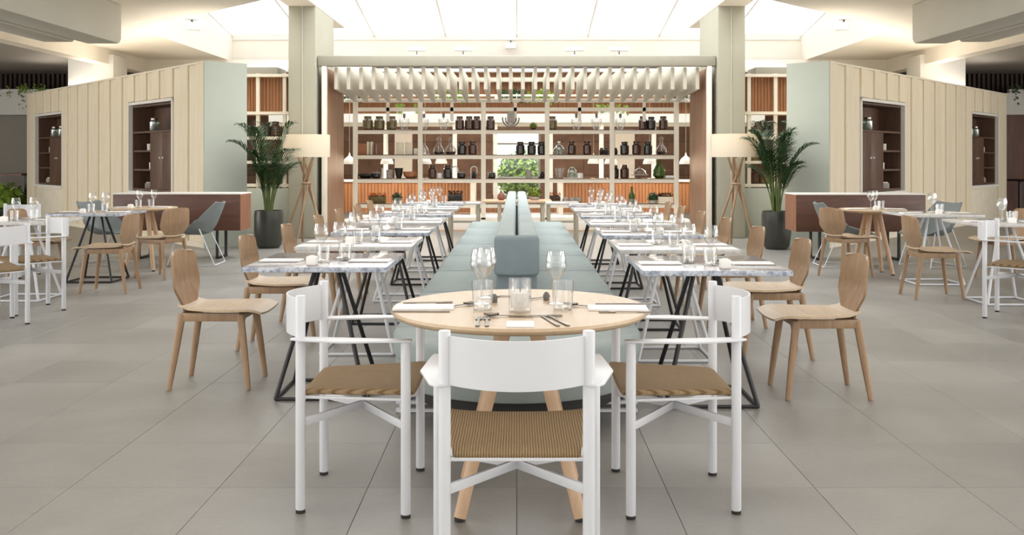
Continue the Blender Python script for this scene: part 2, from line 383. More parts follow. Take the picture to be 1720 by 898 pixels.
for yy in (19.45, 21.2):
    tk = S(MB().box(-3.9, 3.9, yy-.02, yy+.02, 2.62, 2.66).build('lighting_track', FRAME))
    for x in (-3.88, 0, 3.88): MB().box(x-.01, x+.01, yy, 21.6, 2.66, 2.68).build('bracket', FRAME, tk)
for z_ in (3.3, 3.08, 2.62):
    S(MB().box(-6.2, 6.2, 21.3, 21.6, z_, z_+.07).build('ledge', WHITE))
# far side walls beyond the service walls
for s, nm in ((-1, 'left'), (1, 'right')):
    q = MB(); sx = sorted((s*8.7, s*16))
    q.box(sx[0], sx[1], 24.1, 24.3, 2.9, 3.5)
    far = S(q.build('wall_far_'+nm, DARKB))
    q = MB()
    for i in range(60):
        xa = sx[0]+i*.12; q.box(xa, xa+.06, 24.02, 24.1, 2.9, 3.5)
    tag(q.build('slat', plain('dark_slat_'+nm, '#4a3a33', .7), far), kind='stuff')
    S(MB().box(sx[0], sx[1], 23.2, 24.1, 2.42, 2.95).build('wall_ledge_'+nm, WHITE, bev=.01))
    S(MB().box(sx[0], sx[1], 23.6, 24.1, 0, 2.42).build('wall_alcove_'+nm, GREYW if s < 0 else REDW))

# ------------------------------------------------------------------ service walls with board cladding
WA = math.atan2(.7464, .6655)
N1, N2, WL, WH, NZ0, NZ1 = (1.22, 3.1), (6.89, 8.77), 9.51, 2.76, .80, 2.25
def wside(s): return (Vector((s*4.65, 14.1, 0)), WA if s > 0 else PI-WA)
def wpt(s, a, t, z):
    o, r = wside(s); d = Vector((math.cos(r), math.sin(r), 0)); nrm = Vector((-d.y, d.x, 0))*s
    return o+d*a+nrm*t+Vector((0, 0, z))
for s, nm in ((-1, 'left'), (1, 'right')):
    o, r = wside(s); q = MB()
    for a0, a1 in ((0, N1[0]), (N1[1], N2[0]), (N2[1], WL)): q.box(a0, a1, s*.03, s*.65, 0, WH)
    for a0, a1 in (N1, N2):
        q.box(a0, a1, s*.03, s*.65, 0, NZ0-.04); q.box(a0, a1, s*.03, s*.65, NZ1+.03, WH); q.box(a0, a1, s*.45, s*.65, NZ0-.04, NZ1+.03)
    q.box(2.5, WL, s*.65, s*1.6, 0, WH-.04); q.box(5.6, WL, s*1.6, s*3.0, 0, WH-.04)  # hidden blocks added so their tops bounce skylight up to the ceiling
    wl = S(q.build('wall_'+nm, CREAMP)); wl.location = o; wl.rotation_euler = (0, 0, r)
    def board(a0, a1, z0, z1, odd):
        t0 = -.022 if odd else .006
        MB().box(a0+.002, a1-.002, s*t0, s*.032, z0, z1).build('board', CREAM, wl, bev=.006, seg=1)
    k = 0
    for a0, a1, sp in ((0, N1[0]-.04, 0), (N1[0]-.04, N1[1]+.04, 1), (N1[1]+.04, N2[0]-.04, 0), (N2[0]-.04, N2[1]+.04, 1), (N2[1]+.04, WL, 0)):
        n = max(1, round((a1-a0)/.3))
        for i in range(n):
            xa, xb = a0+(a1-a0)*i/n, a0+(a1-a0)*(i+1)/n; k += 1
            if sp: board(xa, xb, NZ1+.06, WH, k % 2)
            else: board(xa, xb, 0.08, WH, k % 2)
        if sp:
            MB().box(a0+.05, a1-.05, 0, s*.03, .08, NZ0-.1).build('panel', CREAMP, wl, bev=.004)
            f_ = MB().box(a0, a0+.045, -s*.02, s*.05, NZ0-.05, NZ1+.05).box(a1-.045, a1, -s*.02, s*.05, NZ0-.05, NZ1+.05)
            f_.box(a0, a1, -s*.02, s*.05, NZ1+.005, NZ1+.05).box(a0, a1, -s*.03, s*.05, NZ0-.06, NZ0-.01).build('niche_frame', WHITE, wl)
    MB().box(0, WL, -s*.02, s*.66, WH, WH+.03).build('cap', CREAMP, wl)
    MB().box(0, WL, 0, s*.03, 0, .08).build('baseboard', CREAMP, wl)
    MB().box(-.03, 0, -s*.015, s*.66, 0, WH+.03).build('end_panel', SAGE, wl)
    # cabinets
    for ni, (a0, a1) in enumerate((N1, N2)):
        place = ('nearer', 'farther')[ni]
        root = thing('wall_cabinet', 'dark walnut cabinet niche with two doors, %s one in the %s cream wall' % (place, nm), 'cabinet', tuple(wpt(s, a0, .05, NZ0)), r, 'walnut cabinets set in the cream walls')
        W_ = a1-a0; HH = NZ1-NZ0-.005; dd = .37; q_ = lambda x0, x1, t0, t1, z0, z1: MB().box(x0, x1, s*t0, s*t1, z0, z1)
        q_(0, W_, dd, dd+.02, 0, HH).build('back_panel', CABWOOD, root)
        for x_ in (0.001, W_-.03): q_(x_, x_+.028, 0, dd, 0, HH).build('side_panel', CABWOOD, root)
        q_(.03, W_-.03, 0, dd, 0, .03).build('bottom_panel', CABWOOD, root); q_(.03, W_-.03, 0, dd, HH-.03, HH).build('top_panel', CABWOOD, root)
        xd = W_*.55
        q_(.03, W_-.03, 0, dd, 0.97, 1.0).build('shelf', CABWOOD, root)
        q_(xd, xd+.03, 0, dd, .03, .97).build('divider', CABWOOD, root)
        for z_ in (.33, .65): q_(xd+.03, W_-.03, 0.01, dd, z_, z_+.03).build('shelf', CABWOOD, root)
        for j in (0, 1):
            x0 = .03+j*(xd-.03)/2
            d_ = q_(x0+.004, x0+(xd-.03)/2-.004, .0, .02, .034, .966).build('door', CABWOOD, root, bev=.003)
            kx = x0+(xd-.03)/2-.06 if j == 0 else x0+.06
            kb = MB().lathe([(.008, 0), (.008, .015), (.018, .022), (.014, .032), (0.001, .034)], 8); kn = kb.build('knob', WAX, d_)
            kn.rotation_euler = (s*PI/2, 0, 0); kn.location = (kx, 0, .55)
    # low partition + white shelf screen between service wall and pillar
    sx = sorted((s*4.75, s*3.86))
    S(MB().box(sx[0], sx[1], 16.3, 16.5, 0, .83).build('wall_low_'+nm, SAGE, bev=.005))
    S(MB().box(*sorted((s*4.29, s*5.2)), 17.0, 17.6, 2.47, 2.98).build('trim_3', HOOD, bev=.01))
    scr = thing('shelf_screen', 'white framed shelf screen with timber top panel, between %s pillar and cream wall' % nm, 'shelf', (0, 16.4, .83), 0, 'white shelf screens beside the pillars')
    for x_ in (3.92, 4.0+.02, 4.48, 4.75)[1:]:
        MB().box(s*x_-.03, s*x_+.03, -.03, .03, 0, 1.98).build('post', FRAME, scr)
    for z_ in (0.02, .42, .84, 1.27, 1.92):
        MB().box(sx[0]+.0, sx[1], -.06, .16, z_, z_+.05).build('shelf', FRAME, scr)
    slat_panel('slat_panel', sx[0], sx[1]-.0, .08, 1.32, 1.92, .055, scr)

# ------------------------------------------------------------------ platform, portal, shelving
pf = S(MB().box(-3.36, 3.36, 17.6, 26, 0, .16).build('platform', WHITE, bev=.01)); MB().box(-3.36, 3.36, 17.5, 17.6, 0, .02).build('wood_strip', OAKPALE, pf)
po = thing('portal_canopy', 'slatted white canopy with timber side walls framing the shelves', 'canopy', (0, 16, 0))
MB().box(-3.37, 3.37, 0, .16, 2.9, 3.08).build('front_beam', HOOD, po, bev=.02)
MB().box(-3.3, 3.3, 2.2, 2.24, 2.82, 2.9).box(-3.3, 3.3, 2.2, 2.24, 2.43, 2.47).build('rear_beam', FINM, po)
for s in (-1, 1):
    MB().box(s*3.3, s*3.22, 0, .1, 0, 2.9).build('post', FRAME, po, bev=.004)
    for i in range(8):
        MB().box(s*3.3, s*3.235, .11+i*.2, .11+(i+1)*.2-.004, 0, 2.88).build('wood_plank', PANEL, po, bev=.002, seg=1)
NF = 30
fpoly = [(.17, 2.52), (.9, 2.50), (2.2, 2.43), (2.2, 2.9), (.17, 2.9)]
fp = MB().prismx(fpoly, -.03, .03).build('fin', FINM, po, bev=.004); fp.location.x = -3.09
for i in range(1, NF):
    c = fp.copy(); COL.objects.link(c); c.location.x = -3.09+i*6.18/(NF-1)

SD = 18.3
posts = [597, 706, 812, 919, 1028, 1136]
PX = [fX(p, SD) for p in posts]
su = thing('display_shelving', 'tall white framed display shelving with dark shelf boards under the canopy', 'shelving', (0, SD, .16))
for x in PX: MB().box(x-.045, x+.045, -.03, .03, 0, 2.28).build('post', FRAME, su, bev=.004)
ZL = [fZ(y, SD)-.16 for y in (179.5, 217.5, 259.5, 299.5, 341.5)]
for zi, z in enumerate(ZL):
    for i in range(5):
        MB().box(PX[i]+.045, PX[i+1]-.045, -.02, .02, z-.085, z-.012).build('rail', FRAME, su)
        if zi: MB().box(PX[i]+.045, PX[i+1]-.045, -.03, .32, z-.012, z).build('shelf', CABWOOD, su)
MB().box(PX[0]-.045, PX[-1]+.045, -.03, .03, 2.28, 2.34).build('top_rail', FRAME, su)
for i in range(5):
    xm = (PX[i]+PX[i+1])/2; MB().box(xm-.03, xm+.03, -.02, .02, ZL[0]-.28, ZL[0]+.09).build('hanger', FRAME, su)
MB().box(PX[0], PX[-1], -.03, .03, 0, .04).build('bottom_rail', FRAME, su)
# kitchen counter behind
kc = thing('kitchen_counter', 'white topped kitchen counter with cedar slat front behind the shelving', 'counter', (0, 20, .16))
for x0, x1 in ((-3.85, -.95), (.95, 3.85)):
    slat_panel('slat_panel', x0, x1, 0, 0.04, .69, .07, kc); MB().box(x0, x1, -.05, .7, .69, .73).build('countertop', WHITE, kc, bev=.004)
slat_panel('slat_panel', -.86, .86, .35, 0.02, .3, .07, kc)
for x in (-.93, .93): MB().box(x-.05, x+.05, -.02, .6, 0, .73).build('end_panel', FRAME, kc)
for px in (648, 764, 832, 925, 1010, 1098):
    x = fX(px, 20.7); S(MB().box(x-.045, x+.045, 20.65, 20.75, .16, 2.13).build('trim_4', FRAME))
for px, w_ in ((678, .22), (1049, .25)):
    x = fX(px, 24.5); S(MB().box(x-w_, x+w_, 24.4, 24.6, .16, 2.1).build('trim_5', FRAME))
exec_items = []
# pendants
def mk_pendant():
    r = thing('pendant_lamp', None, 'lamp')
    MB().lathe([(.135, -.15), (.13, -.1), (.105, -.045), (.06, -.01), (.025, .02), (.018, .06), (.008, .085)], 20, cap=False).build('lamp_shade', LAMPW, r)
    MB().tube([(0, 0, .08), (0, 0, 1.24)], .005, 5).build('cord', BEIGEM, r); MB().lathe([(.001, -.11), (.03, -.09), (.03, -.05), (.012, -.02)], 10).build('bulb', WAX, r)
    return r
PEND = Kind(mk_pendant, 'white pendants over the kitchen')
for i, (px, d_) in enumerate(((587, 19.45), (650, 19.45), (714, 19.45), (741, 21.2), (997, 21.2), (1026, 19.45), (1091, 19.45), (1152, 19.45))):
    o = PEND.put((fX(px, d_), d_, 2.62-1.24), 0, 'white bell pendant lamp over the kitchen, %s from the left' % ('first second third fourth fifth sixth seventh eighth'.split()[i]))
    l = bpy.data.lights.new('pendant_bulb', 'POINT'); l.energy = 14; l.color = (1, .82, .6); l.shadow_soft_size = .06
    lo = bpy.data.objects.new('pendant_bulb', l); COL.objects.link(lo); lo.location = (o.location.x, o.location.y, o.location.z-.16)

# ------------------------------------------------------------------ furniture makers
def mk_oak():
    r = thing('dining_chair', None, 'chair')
    for sx in (-1, 1):
        MB().tube([(sx*.155, -.165, .43), (sx*.17, -.20, .2), (sx*.185, -.23, .002)], [.023, .02, .0145], 10, flat=.9).build('leg', OAK, r)
        MB().tube([(sx*.155, .17, .43), (sx*.17, .2, .2), (sx*.182, .225, .002)], [.023, .02, .0145], 10, flat=.9).build('leg', OAK, r)
    MB().box(-.15, .15, .155, .175, .392, .44).box(-.15, .15, -.175, -.155, .392, .44).box(-.17, -.15, -.17, .17, .392, .44).box(.15, .17, -.17, .17, .392, .44).build('seat_frame', OAK, r, bev=.004)
    def seat(u, v):
        x = (u-.5)*2; yy = -.19+.49*v; wd = .15+.075*math.sin(min(1, v*1.5)*PI/2) - (.03*max(0, v-.8)/.2)
        z = .452+.012*x*x-.006*(1-abs(2*v-1)) - .022*max(0, (v-.82)/.18)**2 + .02*max(0, (.12-v)/.12)
        return (x*wd, yy, z)
    MB().sheet(seat, 12, 14, .013).build('seat', OAKSEAT, r)
    ws = [(.0, .105), (.1, .118), (.22, .155), (.36, .2), (.41, .208), (.5, .208), (.75, .197), (.93, .186), (.98, .172), (1, .158)]
    def bk(u, v):
        x = (u-.5)*2
        for (a, wa), (b_, wb) in zip(ws, ws[1:]):
            if v <= b_+1e-6: wd = wa+(wb-wa)*(v-a)/(b_-a); break
        zz = .44+.345*v - .012*x*x*max(0, (v-.9)/.1)
        return (x*wd, -.178-.05*v-.035*(1-x*x)*min(1, v*2)+.01, zz)
    MB().sheet(bk, 12, 20, .013).build('backrest', OAK, r)
    return r
OAKC = Kind(mk_oak, 'oak dining chairs')
def mk_arm():
    r = thing('armchair', None, 'chair')
    for sx in (-1, 1):
        a = MB().tube([(sx*.215, -.2, .012), (sx*.215, -.2, .812)], .0185, 16).build('leg', WMETAL, r, bev=.003)
        b_ = MB().tube([(sx*.265, .2, .012), (sx*.265, .2, .648)], .0185, 16).build('leg', WMETAL, r, bev=.003)
        MB().tube([(sx*.215, -.2, 0), (sx*.215, -.2, .012)], .018, 14).build('foot', RUBBER, a); MB().tube([(sx*.265, .2, 0), (sx*.265, .2, .012)], .018, 14).build('foot', RUBBER, b_)
        p = [(sx*.2, -.215), (sx*.236, -.235), (sx*.262, -.2), (sx*.305, -.03), (sx*.29, .18), (sx*.284, .222), (sx*.246, .222), (sx*.236, .1)]
        MB().prism(p if sx > 0 else p[::-1], .648, .656).build('armrest', WMETAL, r, bev=.002)
    def bk(u, v):
        a = (u-.5)*2; return (a*.215, -.2-.10*(1-a*a)+.004, .652+.145*v)
    MB().sheet(bk, 20, 2, .006).build('backrest', WMETAL, r)
    def st(u, v):
        x = (u-.5)*2; wd = .19+.058*v
        return (x*wd, -.2+.43*v, .447-.014*(1-x*x)*math.sin(PI*v)+.012*abs(x)**3*(v)-.012*max(0, (.08-v)/.08))
    MB().sheet(st, 14, 14, .024).build('seat', WOVEN, r, bev=.007)
    q = MB().bar((-.215, -.19, .427), (.215, -.19, .427), .02, .012).bar((-.265, .2, .424), (.265, .2, .424), .02, .018)
    q.bar((-.205, -.2, .430), (-.25, .2, .430), .014, .01).bar((.205, -.2, .430), (.25, .2, .430), .014, .01).build('seat_rail', WMETAL, r, bev=.003)
    for sx in (-1, 1):
        MB().bar((sx*.215, -.2, .335), (0, 0, .352), .012, .03).bar((0, 0, .352), (-sx*.265, .2, .335), .012, .03).build('cross_brace', WMETAL, r, bev=.002)
    return r
ARMC = Kind(mk_arm, 'white metal armchairs with woven seats')
def mk_grey():
    r = thing('lounge_chair', None, 'chair')
    st = [(.34, .405, .20, .0), (.24, .40, .24, .045), (.08, .385, .27, .10), (-.08, .38, .28, .16), (-.18, .41, .28, .2), (-.24, .5, .27, .17), (-.28, .6, .25, .13), (-.32, .7, .22, .09), (-.345, .78, .19, .05)]
    def sh(u, v):
        f = v*(len(st)-1); i = min(int(f), len(st)-2); t = f-i; a, b_ = st[i], st[i+1]
        y_, z_, w_, h_ = [a[k]+(b_[k]-a[k])*t for k in range(4)]
        x = (u-.5)*2; ty, tz = b_[0]-a[0], b_[1]-a[1]; L = math.hypot(ty, tz); ny, nz = (tz/L, -ty/L)
        k = abs(x)**2.4*h_
        return (x*w_*(1-.0*abs(x)), y_+ny*k, z_+nz*k)
    MB().sheet(sh, 14, 24, .018).build('shell', GREYSH, r)
    for sx in (-1, 1):
        MB().tube([(sx*.22, -.1, .46), (sx*.25, -.3, .012), (sx*.25, .28, .012), (sx*.2, .16, .42)], .009, 8).build('leg', WMETAL, r)
    MB().tube([(-.25, -.3, .012), (.25, -.3, .012)], .008, 6).build('floor_bar', WMETAL, r)
    return r
GREYC = Kind(mk_grey, 'grey shell lounge chairs')
def mk_sq(dark, black):
    def f():
        r = thing('dining_table', None, 'table')
        t = MB().box(-.385, .385, -.385, .385, .722, .75).build('tabletop', MARB_D if dark else MARB_L, r, bev=.002)
        if dark:   # raw stone edge
            t.data.materials.append(MARB_E)
            for p in t.data.polygons:
                if abs(p.normal.z) < .6: p.material_index = 1
        lm = BMETAL if black else WMETAL
        MB().box(-.09, .09, -.09, .09, .712, .722).build('mounting_plate', lm, r)
        for sx in (-1, 1):
            for sy in (-1, 1):
                MB().tube([(sx*.245, sy*.225, .013), (sx*.06, sy*.05, .714)], .0125, 8).build('leg', lm, r)
        c = [(-.245, -.225), (.245, -.225), (.245, .225), (-.245, .225)]
        q = MB()
        for i in range(4):
            a, b_ = c[i], c[(i+1) % 4]; q.tube([(*a, .011), (*b_, .011)], .010, 8)
        q.build('base_ring', lm, r)
        return r
    return f
TD = Kind(mk_sq(True, True), 'marble tables along the banquette'); TW = Kind(mk_sq(False, False), 'marble tables along the banquette')
def mk_round(R, n):
    def f():
        r = thing('round_table', None, 'table')
        MB().lathe([(R-.02, .722), (R-.004, .732), (R, .74), (R-.003, .75)], 96).build('tabletop', OAKTOP, r)
        MB().lathe([(.16, .70), (.16, .722)], 24).build('hub', OAKPALE, r)
        for i in range(n):
            a = PI/4+i*2*PI/n
            MB().tube([(.075*math.cos(a), .075*math.sin(a), .705), (R*.63*math.cos(a), R*.63*math.sin(a), .012)], [.03, .023], 14).build('leg', OAKPALE, r)
            MB().tube([(R*.63*math.cos(a), R*.63*math.sin(a), .001), (R*.628*math.cos(a), R*.628*math.sin(a), .014)], .02, 12).build('foot', RUBBER, r)
        return r
    return f
# tableware
def single(name, cat, fn):
    def f():
        o = fn(); o['category'] = cat; return o
    return f
wg = [(.036, 0), (.034, .003), (.006, .008), (.0035, .02), (.0035, .085), (.012, .098), (.034, .125), (.041, .15), (.038, .185), (.033, .21)]
def mk_wine():
    r = thing('wine_glass', None, 'glass')
    MB().lathe(wg[5:], 20, cap=False).build('bowl', GLASS, r); MB().lathe(wg[:6], 14).build('stem', GLASS, r); return r
def mk_tumbler():
    r = thing('tumbler', None, 'glass')
    MB().lathe([(.033, .012), (.036, .05), (.038, .095)], 20, cap=False).build('wall', GLASS, r); MB().lathe([(.031, 0), (.033, .012)], 20).build('base', GLASS, r); return r
def mk_votive():
    r = thing('candle_holder', None, 'candle holder')
    MB().lathe([(.034, 0), (.036, .006), (.038, .1)], 20, cap=False).build('cup', GLASS, r)
    c = MB().lathe([(.03, .012), (.03, .058)], 18).build('candle', WAX, r, bev=.003); MB().tube([(0, 0, .058), (.001, 0, .068)], .0012, 5).build('wick', RUBBER, c); return r
def mk_cube():
    r = thing('candle_holder', None, 'candle holder')
    MB().box(-.026, .026, -.026, .026, 0, .046).build('cup', WAX, r, bev=.004); MB().lathe([(.016, .04), (.016, .05)], 12).build('candle', WAX, r); return r
def fork_m():
    b = MB().bar((0, -.1, .003), (0, .03, .004), .009, .003).bar((0, -.1, .003), (0, -.05, .003), .014, .003).box(-.012, .012, .03, .055, .002, .005)
    for k in range(4): b.box(-.012+k*.0068, -.0085+k*.0068, .055, .095, .002, .005)
    return b.build('fork', STEEL)
def knife_m():
    return MB().prism([(-.007, -.11), (.007, -.11), (.006, 0), (.009, .03), (.008, .1), (.0, .112), (-.004, .1), (-.005, 0)], .001, .005).build('knife', STEEL, None, bev=.001)
def spoon_m():
    b = MB().bar((0, -.09, .004), (0, .04, .006), .008, .003)
    def f(u, v):
        a = (u-.5)*2; t = v; w_ = .019*math.sin(PI*min(.98, max(.02, t)))**.6
        return (a*w_, .035+.055*t, .003+.007*(a*a)+.004*(2*t-1)**2)
    return b.sheet(f, 6, 8, .0015).build('spoon', STEEL)
def napkin_m():
    return MB().box(-.055, .055, -.115, .115, 0, .004).box(-.053, .055, -.113, .113, .0041, .0075).build('napkin', LINEN, None, bev=.0015)
WINE = Kind(mk_wine, 'wine glasses on the tables'); TUMB = Kind(mk_tumbler, 'tumblers on the tables'); VOT = Kind(mk_votive, 'glass candle holders'); CUBE = Kind(mk_cube, 'white candle holders')
FORK = Kind(single('fork', 'cutlery', fork_m), 'forks on the tables'); KNIFE = Kind(single('knife', 'cutlery', knife_m), 'knives on the tables')
SPOON = Kind(single('spoon', 'cutlery', spoon_m), 'spoons on the tables'); NAP = Kind(single('napkin', 'napkin', napkin_m), 'folded white napkins')
J = lambda a: random.uniform(-a, a)
TZ = .7505
def dress(cx, cy, where, ends=('chair side', 'banquette side'), chair_sign=-1, full=True, spread=.25):
    for i, nm in enumerate(ends):
        sg = chair_sign if i == 0 else -chair_sign
        nx, ny = cx+sg*spread, cy-.06+J(.02); rz = PI/2+J(.03); d = PI if sg < 0 else 0
        NAP.put((nx, ny, TZ), rz, 'folded white napkin, %s, %s' % (nm, where))
        KNIFE.put((nx, ny-.082, TZ), PI/2+d+J(.03) , 'steel knife in front of napkin, %s, %s' % (nm, where))
        FORK.put((nx-sg*.01, ny+.08, TZ), PI/2+d+J(.04), 'steel fork behind napkin, %s, %s' % (nm, where))
        if full: SPOON.put((nx-sg*.125, ny+.06+J(.01), TZ), PI*.25*sg+J(.3), 'steel spoon, %s, %s' % (nm, where))
    s = chair_sign
    WINE.put((cx+s*.03+J(.015), cy-.06+J(.02), TZ), 0, 'clear wine glass, nearer one, %s' % where)
    WINE.put((cx-s*.06+J(.015), cy+.1+J(.02), TZ), 0, 'clear wine glass, farther one, %s' % where)
    TUMB.put((cx+s*.0+J(.01), cy-.17+J(.02), TZ), 0, 'short clear tumbler, nearer one, %s' % where)
    TUMB.put((cx-s*.1+J(.02), cy-.04+J(.02), TZ), 0, 'short clear tumbler, farther one, %s' % where)
    CUBE.put((cx+s*.05+J(.015), cy-.27, TZ), J(.1), 'small white candle cup, %s' % where)

# ------------------------------------------------------------------ the two table rows and their chairs
ORD = 'first second third fourth fifth sixth seventh'.split()
LY = [5.02+1.19*i for i in range(7)]; RY = [4.86, 6.0, 7.14, 8.33, 9.48, 10.6, 11.75]
chairL = [(-1.76, 5.6, -.0), (-1.70, 6.72, 0), (-1.70, 7.9, .03), (-1.70, 9.15, 0), (-1.72, 10.3, 0), (-1.70, 11.4, 0), (-1.72, 12.5, 0)]
chairR = [(1.71, 5.37, .0), (1.72, 6.42, 0), (1.72, 7.6, .03), (1.72, 8.75, 0), (1.70, 9.85, 0), (1.70, 11.0, 0), (1.72, 12.1, 0)]
for side, ys, cxs, ch, sg in (('left', LY, -1.075, chairL, -1), ('right', RY, 1.035, chairR, 1)):
    for i, y0 in enumerate(ys):
        dark = i % 2 == 0; cy = y0+.385
        where = '%s table from camera, %s row' % (ORD[i], side)
        (TD if dark else TW).put((cxs, cy, 0), 0, ('blue grey marble table on black splayed legs, ' if dark else 'white marble table on white splayed legs, ')+'%s from camera, %s row' % (ORD[i], side))
        dress(cxs, cy, where, chair_sign=sg)
        x, yy, a = ch[i]
        OAKC.put((x, yy, 0), (-PI/2 if sg < 0 else PI/2)+a, 'oak shield-back chair at the %s marble table from camera, %s row' % (ORD[i], side), 'oak chairs along the two table rows')

# ------------------------------------------------------------------ banquette
bq = thing('banquette', 'long back-to-back sage upholstered banquette down the middle of the room', 'banquette', (0, 4.95, 0))
L = 8.4; cuts = [0, 1.3, 2.48, 3.65, 4.82, 5.98, 7.15, L]; HW = .64
for s in (-1, 1):
    for a, b_ in zip(cuts, cuts[1:]):
        MB().box(s*.006, s*HW, a+.004, b_-.004, .32, .45).build('seat_cushion', SEATF, bq, bev=.03, seg=3)
arc = [(HW*math.cos(PI+PI*k/28), HW*math.sin(PI+PI*k/28)) for k in range(29)]
MB().prism([(x, y-.004) for x, y in arc], .32, .45).build('seat_cushion', SEATF, bq, bev=.03, seg=3)
def ring(inset, z0, z1, nm, mt, bev):
    k = 1-inset/HW; p = [(x*k, y*k) for x, y in arc]+[(HW*k, L-inset), (-HW*k, L-inset)]
    return MB().prism(p, z0, z1).build(nm, mt, bq, bev=bev)
ring(.012, .2, .325, 'base_body', BASEF, .02); ring(.10, .12, .2, 'underframe', RUBBER, .01)
MB().box(-.118, .118, .52, L-.03, .45, .68).build('back_panel', CAPSHADE, bq, bev=.02)
MB().box(-.125, -.008, .62, L, .66, .876).build('back_cushion', BACKF, bq, bev=.025, seg=3)
for a, b_ in ((.62, 1.9), (1.9, 2.75), (2.75, 3.85), (3.85, 5.0), (5.0, 6.1), (6.1, 7.2), (7.2, L)):
    MB().box(.008, .125, a+.003, b_-.003, .66, .876).build('back_cushion', BACKF, bq, bev=.03, seg=3)
cp = [(-.13, .62), (-.13, .5)]+[(.13*math.cos(PI+PI*k/12), .5+.06*math.sin(PI+PI*k/12)) for k in range(1, 12)]+[(.13, .5), (.13, .62)]
MB().prism(cp, .655, .878).build('end_cushion', CAPSHADE, bq, bev=.02, seg=3)
rail = MB()
for z in (.012, .055): rail.bar((-.63, 0, z), (.63, 0, z), .03, .016)
for s in (-1, 1):
    rail.bar((s*.6, -.02, .012), (s*.6, L-.1, .012), .03, .02)
    for k in range(6): rail.bar((s*.6, .02+k*1.6, .0), (s*.6, .02+k*1.6, .13), .03, .03)
rail.build('base_frame', WMETAL, bq)
MB().box(-.037, .037, -.36, -.3, 0, .14).build('foot', WMETAL, bq, bev=.004)

# ------------------------------------------------------------------ round table and three armchairs in front
TCX, TCY = .012, 3.68
RT = Kind(mk_round(.495, 4), None)
RT.put((TCX, TCY, 0), 0, 'round oak table on splayed wooden legs in front of the banquette')
wl_ = 'on the front round table'
NAP.put((-.355, 3.64, TZ), PI/2+.02, 'folded white napkin, left side, '+wl_)
NAP.put((.385, 3.62, TZ), PI/2-.03, 'folded white napkin, right side, '+wl_)
KNIFE.put((-.36, 3.54, TZ), PI/2, 'steel knife in front of left napkin '+wl_); FORK.put((-.35, 3.76, TZ), -PI/2+.05, 'steel fork behind left napkin '+wl_)
KNIFE.put((.42, 3.73, TZ), -PI/2, 'steel knife behind right napkin '+wl_); FORK.put((.40, 3.53, TZ), PI/2, 'steel fork in front of right napkin '+wl_)
SPOON.put((-.235, 3.67, TZ), -.9, 'steel spoon beside left napkin '+wl_); SPOON.put((.27, 3.66, TZ), 1.2, 'steel spoon beside right napkin '+wl_)
FORK.put((-.135, 3.33, TZ), 0, 'steel fork, left of the pair before the white card'); FORK.put((-.105, 3.33, TZ), 0.03, 'steel fork, right of the pair before the white card')
KNIFE.put((.115, 3.34, TZ), .25, 'steel knife, left of the pair right of the card'); KNIFE.put((.145, 3.345, TZ), .3, 'steel knife, right of the pair right of the card')
SPOON.put((-.03, 3.43, TZ), 1.45, 'steel spoon lying behind the white card'); FORK.put((.07, 3.44, TZ), -1.5, 'steel fork lying behind the white card')
SPOON.put((.07, 3.86, TZ), 2.3, 'steel spoon at far side of the front round table'); FORK.put((-.04, 3.93, TZ), 1.5, 'steel fork at far side of the front round table')
o = MB().box(-.048, .048, -.06, .06, 0, .003).build('menu_card', CARD); o.location = (.012, 3.275, TZ); tag(o, 'blank white card on the front edge of the round table', 'card')
WINE.put((-.14, 3.74, TZ), 0, 'tall wine glass, left, '+wl_, scale=(1.06, 1.06, 1.04)); WINE.put((.155, 3.74, TZ), 0, 'tall wine glass, right, '+wl_)
WINE.put((-.125, 3.9, TZ), 0, 'wine glass, behind the left one, '+wl_)
TUMB.put((-.13, 3.6, TZ), 0, 'clear tumbler, left, '+wl_, scale=(1.1, 1.1, 1.15)); TUMB.put((.175, 3.6, TZ), 0, 'clear tumbler, right, '+wl_, scale=(1.1, 1.1, 1.15))
VOT.put((.012, 3.55, TZ), 0, 'clear glass holding a white candle, centre of '+wl_[3:], scale=(1.15, 1.15, 1.25))
TUMB.put((.015, 3.76, TZ), 0, 'clear tumbler behind the candle glass '+wl_)
for k, (x, y_) in enumerate(((-.09, 3.78), (.12, 3.84))):
    o = MB().lathe([(.012, 0), (.014, .02), (.009, .03), (.004, .034)], 10).build('salt_pot', GREYV); o.location = (x, y_, TZ)
    tag(o, 'small dark salt pot, %s one, %s' % (('left', 'right')[k], wl_), 'pot', 'salt pots on the front table')
ARMC.put((.0, 3.02, 0), 0, 'white armchair with brown woven seat, back to the camera, in the middle')
ARMC.put((-.61, 3.76, 0), -PI/2, 'white armchair with woven seat at left of the front round table')
ARMC.put((.62, 3.75, 0), PI/2, 'white armchair with woven seat at right of the front round table')

# ------------------------------------------------------------------ side groups
RT2 = Kind(mk_round(.375, 4), 'small round oak tables by the consoles')
RT2.put((-4.46, 11.35, 0), 0, 'small round oak table in front of the left console'); RT2.put((4.12, 10.96, 0), 0, 'small round oak table in front of the right console')
TD.put((-4.58, 10.35, 0), 0, 'dark edged marble table on black legs, left side of the room', 'marble tables at the sides')
TW.put((4.45, 10.15, 0), 0, 'white marble table on white legs behind oak chair, right side', 'marble tables at the sides')
TW.put((-4.68, 9.0, 0), 0, 'white marble table with white armchairs at left edge', 'marble tables at the sides')
TW.put((4.5, 8.78, 0), 0, 'white marble table with white armchair at right edge', 'marble tables at the sides')
dress(-4.58, 10.35, 'black legged side table, left', ('left end', 'right end')); dress(4.45, 10.15, 'side table behind oak chair, right', ('left end', 'right end'))
dress(-4.68, 9.0, 'white side table, left edge', ('left end', 'right end')); dress(4.5, 8.78, 'white side table, right edge', ('left end', 'right end'))
